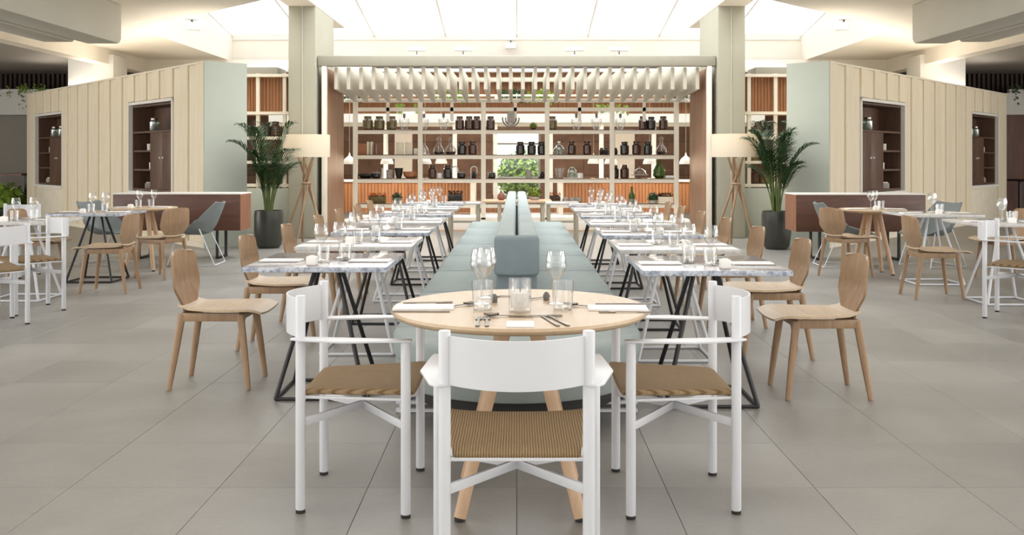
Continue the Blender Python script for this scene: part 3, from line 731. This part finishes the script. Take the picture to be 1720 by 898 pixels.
dress(-4.46, 11.35, 'small round table, left', ('left end', 'right end'), full=False, spread=.22); dress(4.12, 10.96, 'small round table, right', ('left end', 'right end'), full=False, spread=.22)
g2 = 'oak chairs at the side tables'
OAKC.put((-4.08, 9.5, 0), PI/2, 'oak chair facing left at the black legged marble table, left side', g2)
OAKC.put((-3.98, 10.62, 0), PI/2-.45, 'oak chair before the small round table by the left console', g2)
OAKC.put((-5.25, 10.35, 0), -PI/2, 'oak chair at far end of black legged table, left edge', g2)
OAKC.put((3.99, 9.1, 0), -PI/2, 'oak chair facing right at the white legged table, right side', g2)
OAKC.put((3.72, 10.7, 0), -PI/2+.4, 'oak chair before the small round table by the right console', g2)
OAKC.put((5.35, 10.4, 0), PI/2, 'oak chair facing left beyond white table, right edge', g2)
GREYC.put((-4.05, 11.95, 0), PI/2+.05, 'grey shell chair on white sled legs before the left console, in profile')
GREYC.put((-5.2, 12.0, 0), -PI/2-.35, 'grey shell chair behind the black legged table, left side')
GREYC.put((4.05, 11.75, 0), -PI/2-.05, 'grey shell chair on white sled legs before the right console, in profile')
GREYC.put((5.15, 11.75, 0), PI/2+.4, 'grey shell chair behind the white marble tables, right side')
ga = 'white armchairs at the side tables'
def arm_between(bx, by, bx2, by2, lab, flip=1):
    mx_, my_ = (bx+bx2)/2, (by+by2)/2; dx, dy = bx2-bx, by2-by; n = Vector((-dy, dx, 0)).normalized()*flip
    rz = math.atan2(n.y, n.x)-PI/2; ARMC.put((mx_+n.x*.2, my_+n.y*.2, 0), rz, lab, ga)
arm_between(-3.97, 8.3, -4.27, 8.62, 'white armchair at near right corner of the left edge marble table', 1)
arm_between(-3.93, 7.6, -4.2, 7.27, 'white armchair nearest the camera at the left edge of the photo', -1)
ARMC.put((-5.75, 10.75, 0), PI-.15, 'white armchair beyond the tables at the left edge, facing camera', ga)
arm_between(3.90, 7.89, 4.17, 8.22, 'white armchair at the right edge of the photo', -1)
# consoles
def mk_console():
    r = thing('console', None, 'sideboard')
    MB().box(-.84, .84, 0, .5, .38, .86).build('body', WALNUT, r, bev=.004); MB().box(-.85, .85, -.01, .51, .86, .875).build('top', WHITE, r)
    for sx in (-1, 1):
        MB().box(sx*.8401, sx*.846, .005, .495, .382, .858).build('end_panel', WALNUTEND, r)
        for x_ in (.52,):
            x = sx*x_; q = MB()
            q.bar((x, .06, 0), (x, .06, .38), .025, .05).bar((x, .44, 0), (x, .44, .38), .025, .05).bar((x, .06, .0125), (x, .44, .0125), .05, .025)
            q.build('leg', BMETAL, r)
    return r
CON = Kind(mk_console, 'walnut consoles')
CON.put((-4.51, 12.55, 0), 0, 'long dark walnut console on black legs, left of the palms'); CON.put((4.49, 12.35, 0), 0, 'long dark walnut console on black legs, right of the palms')

# floor lamps
def mk_lamp():
    r = thing('floor_lamp', None, 'lamp')
    q = MB().lathe([(.365, 1.36), (.365, 1.71)], 48, cap=False); sh = q.build('lamp_shade', SHADE, r)
    q = MB()
    for i in range(5):
        a = i*2*PI/5+.3
        MB().tube([(.14*math.cos(a+2.7), .14*math.sin(a+2.7), 1.42), (.36*math.cos(a), .36*math.sin(a), .0)], [.019, .017], 10).build('leg', OAK, r)
    MB().lathe([(.07, .93), (.085, .95), (.07, .97)], 18, cap=False).build('binding_ring', DARKOAK, r)
    MB().tube([(0, 0, 1.35), (0, 0, 1.56)], .014, 8).build('lamp_holder', BMETAL, r)
    MB().lathe([(.02, 1.56), (.04, 1.6), (.03, 1.64), (.001, 1.655)], 12).build('bulb', LAMPW, r)
    for k in range(3):
        a = k*2*PI/3; MB().tube([(0, 0, 1.45), (.362*math.cos(a), .362*math.sin(a), 1.45)], .004, 5).build('spoke', BMETAL, r)
    return r
FL = Kind(mk_lamp, 'tripod floor lamps beside the pillars')
for x, y_, nm in ((-3.3, 14.85, 'left'), (3.36, 14.5, 'right')):
    FL.put((x, y_, 0), .4 if x < 0 else 0, 'drum shade floor lamp on crossed wooden poles before the %s pillar' % nm)
    l = bpy.data.lights.new('lamp_bulb', 'POINT'); l.energy = 6; l.color = (1, .84, .62); l.shadow_soft_size = .04
    lo = bpy.data.objects.new('lamp_bulb', l); COL.objects.link(lo); lo.location = (x, y_, 1.69)

# palms
def palm(x, y_, seed, lab, top, tilt0):
    rnd = random.Random(seed); r = thing('potted_palm', lab, 'plant', (x, y_, 0), 0, 'potted palms beside the pillars')
    MB().lathe([(.15, 0), (.19, .05), (.215, .25), (.215, .5), (.205, .56), (.19, .56), (.19, .5)], 28).build('pot', POT, r)
    MB().lathe([(.19, .49), (.19, .52)], 20).build('soil', SOIL, r)
    nfr = 21
    for i in range(nfr):
        az = i*2.4+rnd.uniform(-.3, .3); hgt = rnd.uniform(.45, 1.0)*(top-.55); rch = rnd.uniform(.12, .5)*(1.4-.6*hgt/(top-.55))
        if i == 0: az, rch, hgt = tilt0, .5, (top-.6)*.8
        if i and math.cos(az)*x > .2 and math.sin(az) > -.3: rch *= .45
        dx, dy = math.cos(az), math.sin(az); p0 = Vector((.05*dx, .05*dy, .5)); N = 14; pts = []
        for k in range(N+1):
            t = k/N; pts.append(p0+Vector((dx*rch*t**1.7, dy*rch*t**1.7, hgt*(1.25*t-.38*t**3.2)*1.15)))
        fr = MB().tube(pts[:7], [.013-.001*k for k in range(7)], 6).build('stem', STEM, r)
        q = MB().tube(pts[5:], [.006-.0005*k for k in range(N-4)], 5)
        for k in range(5, N+1):
            for hh in (0, .5):
                t = min(k+hh, N); i0 = int(t); p = pts[i0].lerp(pts[min(i0+1, N)], t-i0); tg = (pts[min(i0+1, N)]-pts[max(i0-1, 0)]).normalized()
                sd = tg.cross(Vector((0, 0, 1))).normalized(); ll = .30*math.sin(PI*(.25+.7*(t-5)/(N-5)))**.7+.04
                for sgn in (-1, 1):
                    d = (sd*sgn*.8+tg*.6+Vector((0, 0, .12))).normalized(); w_ = .0095; wv_ = d.cross(Vector((0, 0, 1))).normalized()*w_
                    a = p; m_ = p+d*ll*.5+Vector((0, 0, .012)); e = p+d*ll+Vector((0, 0, -.07*ll/.3*rnd.uniform(.2, 1.5)))
                    up = Vector((0, 0, .004))
                    q.quads([a-wv_*.4, a+wv_*.4, m_+wv_, m_+up, m_-wv_, e], [(0, 1, 2, 3), (0, 3, 4), (3, 2, 5), (4, 3, 5)])
        fo = q.build('frond', LEAF, r)
    return r
palm(-3.72, 14.2, 3, 'tall potted palm in a dark round pot beside the left pillar', 1.95, PI+.45)
palm(3.84, 14.0, 11, 'tall potted palm in a dark round pot beside the right pillar', 1.9, -.45)

# ------------------------------------------------------------------ display items
def lathe_thing(name, cat, parts, n=16):
    def f():
        r = thing(name, None, cat)
        for pn, prof, mt, cap in parts: MB().lathe(prof, n, cap=cap).build(pn, mt, r)
        return r
    return f
def jar_prof(R, h): return [(R*.8, 0), (R, .02), (R, h*.68), (R*.62, h*.84), (R*.62, h*.86)]
def lid_prof(R, h): return [(R*.7, h*.86), (R*.72, h*.9), (R*.72, h), (R*.2, h+.004)]
def clip_prof(R, h): return [(R*.66, h*.83), (R*.7, h*.84), (R*.7, h*.855)]
def mk_jar(mt, R, h): return lathe_thing('jar', 'jar', [('body', jar_prof(R, h), mt, True), ('lid', lid_prof(R, h), mt, True), ('clip', clip_prof(R, h), STEEL, True)])
KJ = {
 'olive': (Kind(mk_jar(OLIVE, .10, .26), 'lidded jars on the shelving'), 'olive brown lidded jar'),
 'amber': (Kind(mk_jar(AMBER, .085, .26), 'lidded jars on the shelving'), 'dark brown lidded jar'),
 'dark': (Kind(mk_jar(DARKJ, .085, .25), 'lidded jars on the shelving'), 'near-black lidded jar'),
 'vase': (Kind(lathe_thing('vase', 'vase', [('body', [(.045, 0), (.06, .02), (.105, .17), (.1, .2), (.04, .24)], GLASS, True), ('neck', [(.028, .24), (.022, .28), (.03, .31)], GREYV, True)]), 'glass vases on the top shelf'), 'clear tapered glass vase with grey neck'),
 'decanter': (Kind(lathe_thing('decanter', 'decanter', [('body', [(.09, 0), (.115, .05), (.1, .12), (.035, .2), (.03, .26)], GLASS, True), ('stopper', [(.02, .26), (.045, .3), (.03, .34), (.001, .35)], GLASS, True), ('drink', [(.085, .005), (.1, .06)], DARKJ, True)]), 'decanters on the shelving'), 'clear decanter with round stopper'),
 'flask': (Kind(lathe_thing('flask', 'bottle', [('body', [(.05, 0), (.11, .05), (.115, .1), (.07, .17), (.02, .2), (.02, .23)], GREENG, True), ('stopper', [(.03, .23), (.03, .26)], WAX, True)]), None), 'pale green round flask with stopper'),
 'mini': (Kind(mk_jar(DARKJ, .045, .13), 'small dark jars'), 'tiny dark jar'),
 'bowl': (Kind(lathe_thing('bowl', 'bowl', [('body', [(.08, 0), (.13, .04), (.155, .13), (.15, .13), (.11, .04)], BROWNB, True)]), None), 'wide clay coloured bowl'),
 'pan': (Kind(lathe_thing('bowl', 'bowl', [('body', [(.09, 0), (.16, .05), (.17, .09), (.15, .09), (.1, .03)], DARKJ, True)]), None), 'wide black bowl'),
 'blackvase': (Kind(lathe_thing('vase', 'vase', [('body', [(.045, 0), (.07, .08), (.085, .2), (.075, .2), (.05, .08)], DARKJ, True)]), None), 'black flared vase'),
 'canister': (Kind(lathe_thing('canister', 'canister', [('body', [(.06, 0), (.06, .13)], STONEC, True), ('lid', [(.062, .13), (.062, .16), (.015, .17)], STONEC, True)]), None), 'grey stoneware canister'),
 'candle': (Kind(lathe_thing('candle', 'candle', [('stick', [(.03, 0), (.03, .01), (.012, .02), (.012, .2)], WAX, True), ('wick', [(.002, .2), (.002, .215)], RUBBER, True)]), None), 'slim white candle'),
 'pot': (Kind(lathe_thing('pot', 'pot', [('body', [(.06, 0), (.085, .03), (.08, .1), (.05, .12)], DARKJ, True), ('knob', [(.01, .12), (.018, .14), (.004, .15)], STEEL, True)]), None), 'squat black pot'),
 'tumbler': (Kind(lathe_thing('vase', 'vase', [('body', [(.06, 0), (.065, .02), (.1, .2), (.096, .2), (.06, .025)], GLASS, True)]), None), 'flared clear glass vase'),
 'gjar': (Kind(lathe_thing('jar', 'jar', [('body', [(.07, 0), (.095, .05), (.09, .15), (.05, .2)], GREENG, True), ('lid', [(.05, .2), (.05, .22)], GREENG, True)]), None), 'thick clear glass jar'),
 'demi': (Kind(lathe_thing('demijohn', 'bottle', [('body', [(.07, 0), (.12, .05), (.125, .14), (.07, .24), (.03, .3), (.025, .36)], GREENB, True), ('rim', [(.032, .36), (.032, .38)], GREENB, True)]), None), 'dark green demijohn bottle'),
 'dome': (Kind(lathe_thing('cake_dome', 'cake stand', [('plate', [(.06, 0), (.02, .02), (.02, .05), (.17, .06), (.17, .07)], STONEC, True), ('dome', [(.13, .07), (.12, .14), (.06, .19), (.012, .2)], GLASS, False), ('knob', [(.01, .2), (.02, .22), (.004, .24)], GLASS, True)]), None), 'glass cake dome on a stand'),
 'bell': (Kind(lathe_thing('bell_jar', 'bell jar', [('dome', [(.1, .01), (.1, .1), (.05, .17), (.015, .2)], GLASS, False), ('base', [(.12, 0), (.12, .015)], WHITE, True), ('knob', [(.01, .2), (.02, .22), (.004, .24)], GLASS, True)]), None), 'glass bell jar on white base'),
 'tallbottle': (Kind(lathe_thing('bottle', 'bottle', [('body', [(.06, 0), (.06, .16), (.025, .22), (.022, .3)], GREENB, True), ('cap', [(.026, .3), (.026, .32)], DARKJ, True)]), None), 'tall dark green bottle'),
 'roll': (Kind(lathe_thing('paper_roll', 'roll', [('roll', [(.06, 0), (.06, .1)], WAX, True), ('core', [(.02, .1), (.02, .103)], CARD, True)]), 'white paper rolls'), 'white paper roll'),
}
BAY = 'first second third fourth fifth'.split(); LEV = {1: 'top shelf', 2: 'second shelf', 3: 'third shelf', 4: 'lowest shelf'}
items = [('olive', 618, 1), ('olive', 637.5, 1), ('olive', 658, 1), ('vase', 679, 1), ('vase', 712, 1), ('vase', 745, 1), ('amber', 772, 1), ('amber', 788, 1), ('amber', 801, 1), ('amber', 824, 1),
 ('olive', 927, 1), ('vase', 968, 1), ('vase', 1002, 1), ('vase', 1042, 1), ('amber', 1080, 1), ('dark', 1094, 1), ('amber', 1114, 1),
 ('bell', 712, 2), ('decanter', 737, 2), ('decanter', 757, 2), ('dark', 776, 2), ('amber', 794, 2), ('dark', 874, 2), ('dark', 893, 2), ('dark', 910, 2), ('flask', 939, 2), ('amber', 960, 2), ('amber', 986, 2),
 ('mini', 1010.5, 2), ('mini', 1018.5, 2), ('mini', 1033.5, 2), ('dark', 1049, 2), ('amber', 1069, 2), ('dark', 1088, 2), ('decanter', 1111, 2),
 ('pan', 614, 3), ('pot', 632, 3), ('candle', 642, 3), ('canister', 654, 3), ('blackvase', 670, 3), ('bowl', 690, 3), ('amber', 726, 3), ('roll', 738, 3), ('dark', 752, 3), ('pot', 775, 3), ('mini', 796, 3),
 ('pot', 826, 3), ('canister', 888, 3), ('mini', 911, 3), ('tumbler', 940, 3), ('gjar', 961, 3), ('roll', 974, 3), ('dark', 1032, 3), ('amber', 1049, 3), ('dome', 1074, 3), ('demi', 1107, 3), ('tallbottle', 1061, 4)]
seen_n = {}
for k, px, lv in items:
    knd, lab = KJ[k]; x = fX(px, SD+.12); bay = sum(1 for p in posts[1:-1] if px > p); key = (k, lv, bay); seen_n[key] = seen_n.get(key, 0)+1
tot = dict(seen_n); cnt = {}
for k, px, lv in items:
    knd, lab = KJ[k]; x = fX(px, SD+.12); bay = sum(1 for p in posts[1:-1] if px > p); key = (k, lv, bay); cnt[key] = cnt.get(key, 0)+1
    nth = '' if tot[key] == 1 else (' leftmost' if cnt[key] == 1 else (' rightmost' if cnt[key] == tot[key] else ' middle'))
    knd.put((x, SD+.12+J(.015), .16+ZL[lv]+.0005), J(1), '%s,%s %s, %s bay from left' % (lab, (nth+' one,') if nth else '', LEV[lv], BAY[bay]))
def slab(name, cat, px, lv, w_, h_, d_, mt, lab, yo=.12, grp=None):
    o = MB().box(-w_/2, w_/2, -d_/2, d_/2, 0, h_).build(name, mt, None, bev=.004); o.location = (fX(px, SD+yo), SD+yo, .16+ZL[lv]+.0005); return tag(o, lab, cat, grp)
slab('storage_box', 'box', 608, 2, .19, .21, .12, BROWNB, 'brown upright box at left of the second shelf')
slab('cutting_board', 'board', 618.5, 2, .03, .25, .16, CREAMP, 'pale upright board, left one beside the brown box')
slab('cutting_board', 'board', 624.5, 2, .03, .25, .16, CREAMP, 'pale upright board, right one beside the brown box')
slab('storage_box', 'box', 630, 2, .05, .2, .14, REDW, 'narrow red brown box between pale boards and post')
slab('paper_bag', 'bag', 671.5, 2, .14, .24, .1, CREAMP, 'cream paper bag, left of two on second shelf')
slab('paper_bag', 'bag', 686.5, 2, .14, .24, .1, CREAMP, 'cream paper bag, right of two on second shelf')
slab('storage_tin', 'tin', 699.5, 2, .09, .12, .1, WHITE, 'small white tin beside the cream paper bags')
slab('serving_tray', 'tray', 961, 3, .34, .012, .1, WHITE, 'white tray lying before thick glass jar', -.0+.02)
slab('storage_tin', 'tin', 1125, 3, .18, .05, .14, CARD, 'flat pale tin right of the green demijohn')
# arched taps, wreath, green ball, planters
for px, n_ in ((764, 'left'), (796, 'right')):
    r = thing('tap', 'white arched tap, %s one on third shelf' % n_, 'tap', (fX(px, SD+.2), SD+.22, .16+ZL[3]), 0, 'white arched taps')
    MB().tube([(-.06, 0, 0), (-.06, 0, .17)]+[(-.06*math.cos(a*PI/8), 0, .17+.06*math.sin(a*PI/8)) for a in range(1, 9)]+[(.06, 0, .1)], .012, 8).build('spout', WMETAL, r)
    MB().lathe([(.03, 0), (.03, .02)], 12, (-.06, 0, 0)).build('base', WMETAL, r)
wr = thing('wicker_wreath', 'wicker horseshoe wreath hanging in the middle of the top shelf', 'wreath', (fX(858, SD-.05), SD-.06, .16+ZL[1]+.21), 0)
MB().tube([(.16*math.cos(a*PI/12+PI*.95), 0, .16*math.sin(a*PI/12+PI*.95)) for a in range(0, 14)], .012, 8).build('outer_hoop', GREYV, wr)
MB().tube([(.10*math.cos(a*PI/12+PI*.95), 0, .13*math.sin(a*PI/12+PI*.95)) for a in range(0, 14)], .012, 8).build('inner_hoop', GREYV, wr)
for a in range(1, 13, 1):
    an = a*PI/12+PI*.95; MB().tube([(.1*math.cos(an), 0, .13*math.sin(an)), (.16*math.cos(an), 0, .16*math.sin(an))], .006, 6).build('spoke', WHITE, wr)
MB().prismx([(-.01, .14), (.01, .14), (.01, -.10), (-.01, -.10)], -.07, .07).build('heart_panel', STONEC, wr)
MB().tube([(0, 0, .14), (0, 0, ZL[0]-ZL[1]-.3)], .006, 6).build('hook', GREYV, wr)
def ball_plant(x, y_, z, R, lab, leafm=MOSS, potm=POT, seed=1, name='ball_plant'):
    r = thing(name, lab, 'plant', (x, y_, z)); rnd = random.Random(seed)
    MB().lathe([(R*.55, 0), (R*.7, R*.3), (R*.72, R*.5)], 14).build('pot', potm, r)
    q = MB()
    for i in range(150):
        th = rnd.uniform(0, 2*PI); u = rnd.uniform(-.4, 1); rr_ = math.sqrt(1-u*u); c_ = Vector((rr_*math.cos(th), rr_*math.sin(th), u))*R*rnd.uniform(.75, 1)+Vector((0, 0, R*.95))
        a = Vector((rnd.uniform(-1, 1), rnd.uniform(-1, 1), rnd.uniform(-1, 1))).normalized()*R*.22; b_ = a.cross(c_).normalized()*R*.12
        q.quads([c_-a, c_+b_, c_+a, c_-b_], [(0, 1, 2, 3)])
    q.build('foliage', leafm, r); MB().lathe([(.001, R*.3), (R*.7, R*.6), (R*.78, R), (R*.5, R*1.5), (.001, R*1.65)], 12).build('leaf_core', leafm, r)
    return r
z4 = .16+ZL[4]; z1 = .16+ZL[1]
ball_plant(fX(896, SD+.1), SD+.12, z1, .075, 'round mossy green ball plant on top shelf, middle bay')
ball_plant(fX(667, SD+.1), SD+.12, z4, .11, 'dark leaved plant in tall grey pot on lowest shelf', LEAF, GREYV, 3)
ball_plant(fX(1097, SD+.1), SD+.12, z4, .11, 'green plant in white pot on lowest shelf, right bay', LEAF, WHITE, 4)
def planter(x, y_, z, w_, h_, potm, flm, lab, seed):
    r = thing('planter', lab, 'planter', (x, y_, z)); rnd = random.Random(seed)
    MB().prismx([(-.07, 0), (.07, 0), (.09, h_), (-.09, h_)], -w_/2, w_/2).build('trough', potm, r, bev=.006)
    q = MB()
    for i in range(90):
        c_ = Vector((rnd.uniform(-w_/2, w_/2), rnd.uniform(-.07, .07), h_+rnd.uniform(0, .07))); a = Vector((rnd.uniform(-1, 1), rnd.uniform(-1, 1), rnd.uniform(-1, 1))).normalized()*.022; b_ = a.cross(Vector((.3, .5, 1))).normalized()*.014
        q.quads([c_-a, c_+b_, c_+a, c_-b_], [(0, 1, 2, 3)])
    q.build('flowers', flm, r); MB().box(-w_/2+.02, w_/2-.02, -.06, .06, h_, h_+.015).build('soil', SOIL, r); return r
planter(fX(634, SD+.1), SD+.12, z4, .32, .13, OLIVE, ORANGEF, 'olive trough of orange flowers on lowest shelf, left bay', 5)
planter(fX(765, SD+.1), SD+.12, z4, .28, .17, DARKJ, SOIL, 'dark trough planter on lowest shelf, second bay', 6)
planter(fX(930, SD+.1), SD+.12, z4, .26, .13, AMBER, ORANGEF, 'dark trough of orange flowers on lowest shelf, fourth bay', 7)
planter(fX(1117, SD+.05), SD+.02, z4, .28, .13, CREAMP, SOIL, 'long cream trough on lowest shelf, right bay', 8)
for i, px in enumerate((950, 962, 971)):
    o = MB().lathe([(.03, 0), (.07, .04), (.06, .09), (.02, .12)], 10).build('stone_pebble', STONEC); o.location = (fX(px, SD+.1), SD+.1, z4+.0005)
    tag(o, 'grey stone ornament, %s of three on the lowest shelf' % ('left', 'middle', 'right')[i], 'ornament', 'grey stone ornaments')
def ivy(x, y_, z, w_, n, lab, seed, drop=.3, mt=LEAF2):
    rnd = random.Random(seed); r = thing('trailing_plant', lab, 'plant', (x, y_, z), 0, 'trailing plants on the ledges'); q = MB(); v_ = MB()
    MB().box(-w_/2, w_/2, -.06, .06, 0, .1).build('planter_box', WHITE, r)
    for k in range(n):
        x0 = rnd.uniform(-w_/2, w_/2); ln = rnd.uniform(.1, drop); p0 = Vector((x0, -.08, .12))
        v_.tube([p0+Vector((0, .06, 0)), p0, p0+Vector((rnd.uniform(-.05, .05), -.02, -ln))], .003, 4)
        for j in range(16):
            t = rnd.random(); c_ = p0+Vector((rnd.uniform(-.06, .06), rnd.uniform(-.06, .08), .1*rnd.random()-ln*t)); s_ = rnd.uniform(.02, .038)
            a = Vector((rnd.uniform(-1, 1), rnd.uniform(-.4, .4), rnd.uniform(-1, .3))).normalized()*s_; b_ = a.cross(Vector((0, 1, .3))).normalized()*s_*.7
            q.quads([c_-a, c_+b_, c_+a, c_-b_], [(0, 1, 2, 3)])
    q.build('leaves', mt, r); v_.build('stems', STEM, r); return r
for i, (px, mt) in enumerate(((690, LEAF2), (1028, LEAF2))):
    ivy(fX(px, 20.7), 20.7, 2.3205, .6, 7, 'light green trailing plant over the kitchen bulkhead, %s side' % ('left', 'right')[i], i+1, .22, mt)
for i, (px, z_, mt) in enumerate(((585, 2.69, LEAF), (760, 2.69, LEAF2), (857, 2.69, LEAF), (910, 2.69, LEAF2), (1145, 2.69, LEAF))):
    ivy(fX(px, 21.4), 21.42, z_+.0005, .7, 22, 'green plant on the upper timber wall ledge, %s from left' % ORD[i], i+11, .26, mt)
ivy(-12.2, 23.3, 2.951, 1.6, 16, 'green plant trailing from the far ledge at left edge', 31, .55, LEAF2); ivy(12.6, 23.3, 2.951, 1.0, 9, 'green plant trailing from the far ledge at right edge', 32, .55, LEAF)
# wall cabinet contents
def cab(knd, lab, s, ni, a, z, t=.14, sc=None):
    N = (N1, N2)[ni]; p = wpt(s, N[0]+a, t+.05, NZ0+z+.0008)
    where = '%s cabinet, %s wall' % (('nearer', 'farther')[ni], 'left' if s < 0 else 'right')
    knd.put(tuple(p), J(1), lab+', '+where, scale=sc)
PJ = Kind(lathe_thing('jar', 'jar', [('body', [(.07, 0), (.08, .02), (.08, .16), (.05, .19)], GREENG, True), ('lid', [(.06, .19), (.06, .22), (.01, .225)], STEEL, True)]), 'glass jars in the wall cabinets')
def pk(mt):
    def f():
        r = thing('tin', None, 'tin'); MB().lathe([(.045, 0), (.045, .09)], 12).build('body', mt, r); MB().lathe([(.047, .09), (.047, .11)], 12).build('lid', WHITE, r); return r
    return f
PB, PY, PWt = Kind(pk(BLUE), 'small tins'), Kind(pk(YEL), 'small tins'), Kind(pk(WHITE), 'small tins')
def tray():
    r = thing('basket', None, 'basket'); MB().box(-.12, .12, -.08, .08, 0, .09).build('body', STONEC, r, bev=.01); MB().box(-.1, .1, -.06, .06, .09, .11).build('contents', WAX, r); return r
TR = Kind(tray, 'small baskets')
for s in (-1, 1):
    for ni in (0, 1):
        xs = {(-1, 0): (.3, 1.25), (-1, 1): (.2, .7, 1.2), (1, 0): (.15, .75), (1, 1): (.55, .95)}[(s, ni)]
        for k, a in enumerate(xs): cab(PJ, 'glass jar with metal lid, %s on top shelf' % ('first', 'second', 'third')[k], s, ni, a, 1.0)
        for k, (kd, a, lb) in enumerate(((PB, 1.2, 'blue tin'), (PY, 1.32, 'yellow tin beside blue one'), (PWt, 1.45, 'white tin beside yellow one'))): cab(kd, lb, s, ni, a, .68)
        for k, a in enumerate((1.2, 1.36)): cab(PWt, 'white lidded tin, %s on middle shelf' % ('inner', 'outer')[k], s, ni, a, .36)
        cab(TR, 'small grey basket of folded cloths', s, ni, 1.32, .03)
for s, nm in ((-1, 'left'), (1, 'right')):
    for k, (dx, z_, kk) in enumerate(((4.15, .08, 'amber'), (4.32, .08, 'olive'), (4.12, .48, 'olive'), (4.3, .48, 'amber'), (4.2, .90, 'amber'), (4.36, .90, 'dark'))):
        kd, lb = KJ[kk]; kd.put((s*dx, 16.48, .83+z_-.01+.0005), 0, '%s on %s shelf screen, %s level, %s' % (lb, nm, ('bottom', 'middle', 'upper')[k//2], ('inner', 'outer')[k % 2]), 'jars on the side screens')

# ------------------------------------------------------------------ tables before the shelving
def mk_frame():
    r = thing('side_table', None, 'table'); q = MB()
    MB().box(-.24, .24, -.3, .3, .68, .705).build('tabletop', MARB_L, r, bev=.003)
    for x in (-.2, .2):
        for y_ in (-.25, .25): MB().box(x-.02, x+.02, y_-.02, y_+.02, 0, .68).build('leg', BEIGEM, r)
    MB().box(-.2, .2, -.26, -.24, .42, .45).build('stretcher', BEIGEM, r); return r
FR = Kind(mk_frame, 'beige framed small tables')
FR.put((-.76, 13.75, 0), 0, 'beige framed small table beyond the banquette, left side'); FR.put((.66, 13.75, 0), 0, 'beige framed small table beyond the banquette, right side')
r = thing('serving_table', 'wooden topped serving table on beige legs beyond the banquette', 'table', (.0, 14.8, 0))
MB().box(-.52, .54, -.35, .35, .66, .69).build('tabletop', OAKPALE, r, bev=.003)
for x in (-.27, .4):
    for y_ in (-.3, .3): MB().box(x-.025, x+.025, y_-.025, y_+.025, 0, .66).build('leg', BEIGEM, r)
ball_plant(fX(898, 14.8), 14.75, .6905, .11, 'mossy green ball plant on the serving table', MOSS, STONEC, 9)
o = MB().lathe([(.04, 0), (.06, .03), (.05, .09), (.02, .12), (.02, .14)], 12).build('jug', REDW); o.location = (fX(842, 14.8), 14.75, .6905); tag(o, 'small dark red jug on the serving table', 'jug')
# spotlights above the portal beam, camera on skylight rail, floodlights
def mk_spot():
    r = thing('spotlight', None, 'light')
    MB().box(-.04, .04, -.04, .04, 0, .02).build('bracket', WMETAL, r); MB().tube([(0, 0, .02), (0, 0, .1)], .01, 6).build('stem', GREYV, r)
    MB().box(-.16, .16, -.05, .05, .08, .15).build('head', WMETAL, r, bev=.01); return r
SP = Kind(mk_spot, 'white spotlights on top of the portal beam')
for i, px in enumerate((700, 778, 965, 1040)):
    SP.put((fX(px, 16.08), 16.08, 3.0805), J(.3), 'small white spotlight on the portal beam, %s from left' % ORD[i])
def mk_cam():
    r = thing('ceiling_light', None, 'light')
    MB().box(-.1, .1, -.08, .08, -.03, 0).build('plate', WMETAL, r); MB().bar((0, 0, -.03), (0, -.08, -.14), .03, .03).build('arm', GREYV, r); MB().box(-.13, .13, -.2, -.06, -.24, -.1).build('head', WMETAL, r, bev=.02); return r
CL = Kind(mk_cam, 'white floodlights at the skylight edge')
CL.put((fX(858, 21.9), 21.85, 4.1), 0, 'white fitting on the middle of skylight eave'); CL.put((fX(322, 17.6), 17.6, 3.95), .6, 'white floodlight on the left skylight edge'); CL.put((fX(1418, 17.6), 17.6, 3.95), -.6, 'white floodlight on the right skylight edge')
# far corners
r = thing('far_table', 'distant brown topped table behind the left cream wall', 'table', (-12.2, 22, 0))
MB().box(-.9, .9, -.4, .4, .96, 1.0).build('tabletop', REDW, r)
for x in (-.8, .8): MB().box(x-.03, x+.03, -.03, .03, 0, .96).build('leg', BMETAL, r)
r = thing('far_table', 'distant dark table behind the right cream wall', 'table', (12.3, 22, 0))
MB().box(-.7, .7, -.4, .4, .82, .86).build('tabletop', DARKB, r)
for x in (-.6, .6): MB().box(x-.03, x+.03, -.03, .03, 0, .82).build('leg', BMETAL, r)
ball_plant(-11.6, 21.5, 0, .42, 'bright green leafy plant at far left behind the cream wall', LEAF2, POT, 21, 'leafy_plant')
for i, x in enumerate((-12.5, -12.1)): WINE.put((x, 22, 1.0005), 0, 'wine glass on the distant table, %s one' % ('left', 'right')[i])
for i, x in enumerate((11.9, 12.3)): WINE.put((x, 22, .8605), 0, 'wine glass on the distant dark table, %s one' % ('left', 'right')[i])
# garden seen through the kitchen window
def bush(x, y_, R, seed, lab):
    rnd = random.Random(seed); r = thing('garden_bush', lab, 'bush', (x, y_, -.1), 0, 'bushes outside the kitchen window'); q = MB()
    MB().tube([(0, 0, 0), (0.05, 0, R)], [.08, .05], 8).build('trunk', DARKOAK, r)
    for i in range(1600):
        th = rnd.uniform(0, 2*PI); u = rnd.uniform(-.9, 1); rr_ = math.sqrt(1-u*u); c_ = Vector((rr_*math.cos(th), rr_*math.sin(th), u))*R*rnd.uniform(.55, 1)+Vector((0, 0, R*1.15))
        a = Vector((rnd.uniform(-1, 1), rnd.uniform(-1, 1), rnd.uniform(-1, 1))).normalized()*.11; b_ = a.cross(c_).normalized()*.06
        q.quads([c_-a, c_+b_, c_+a, c_-b_], [(0, 1, 2, 3)])
    q.build('foliage', LEAF2, r)
bush(-1.3, 30, .75, 1, 'light green bush outside the window, left'); bush(.1, 31.6, .8, 2, 'light green bush outside the window, middle'); bush(1.4, 30, .75, 3, 'light green bush outside the window, right')
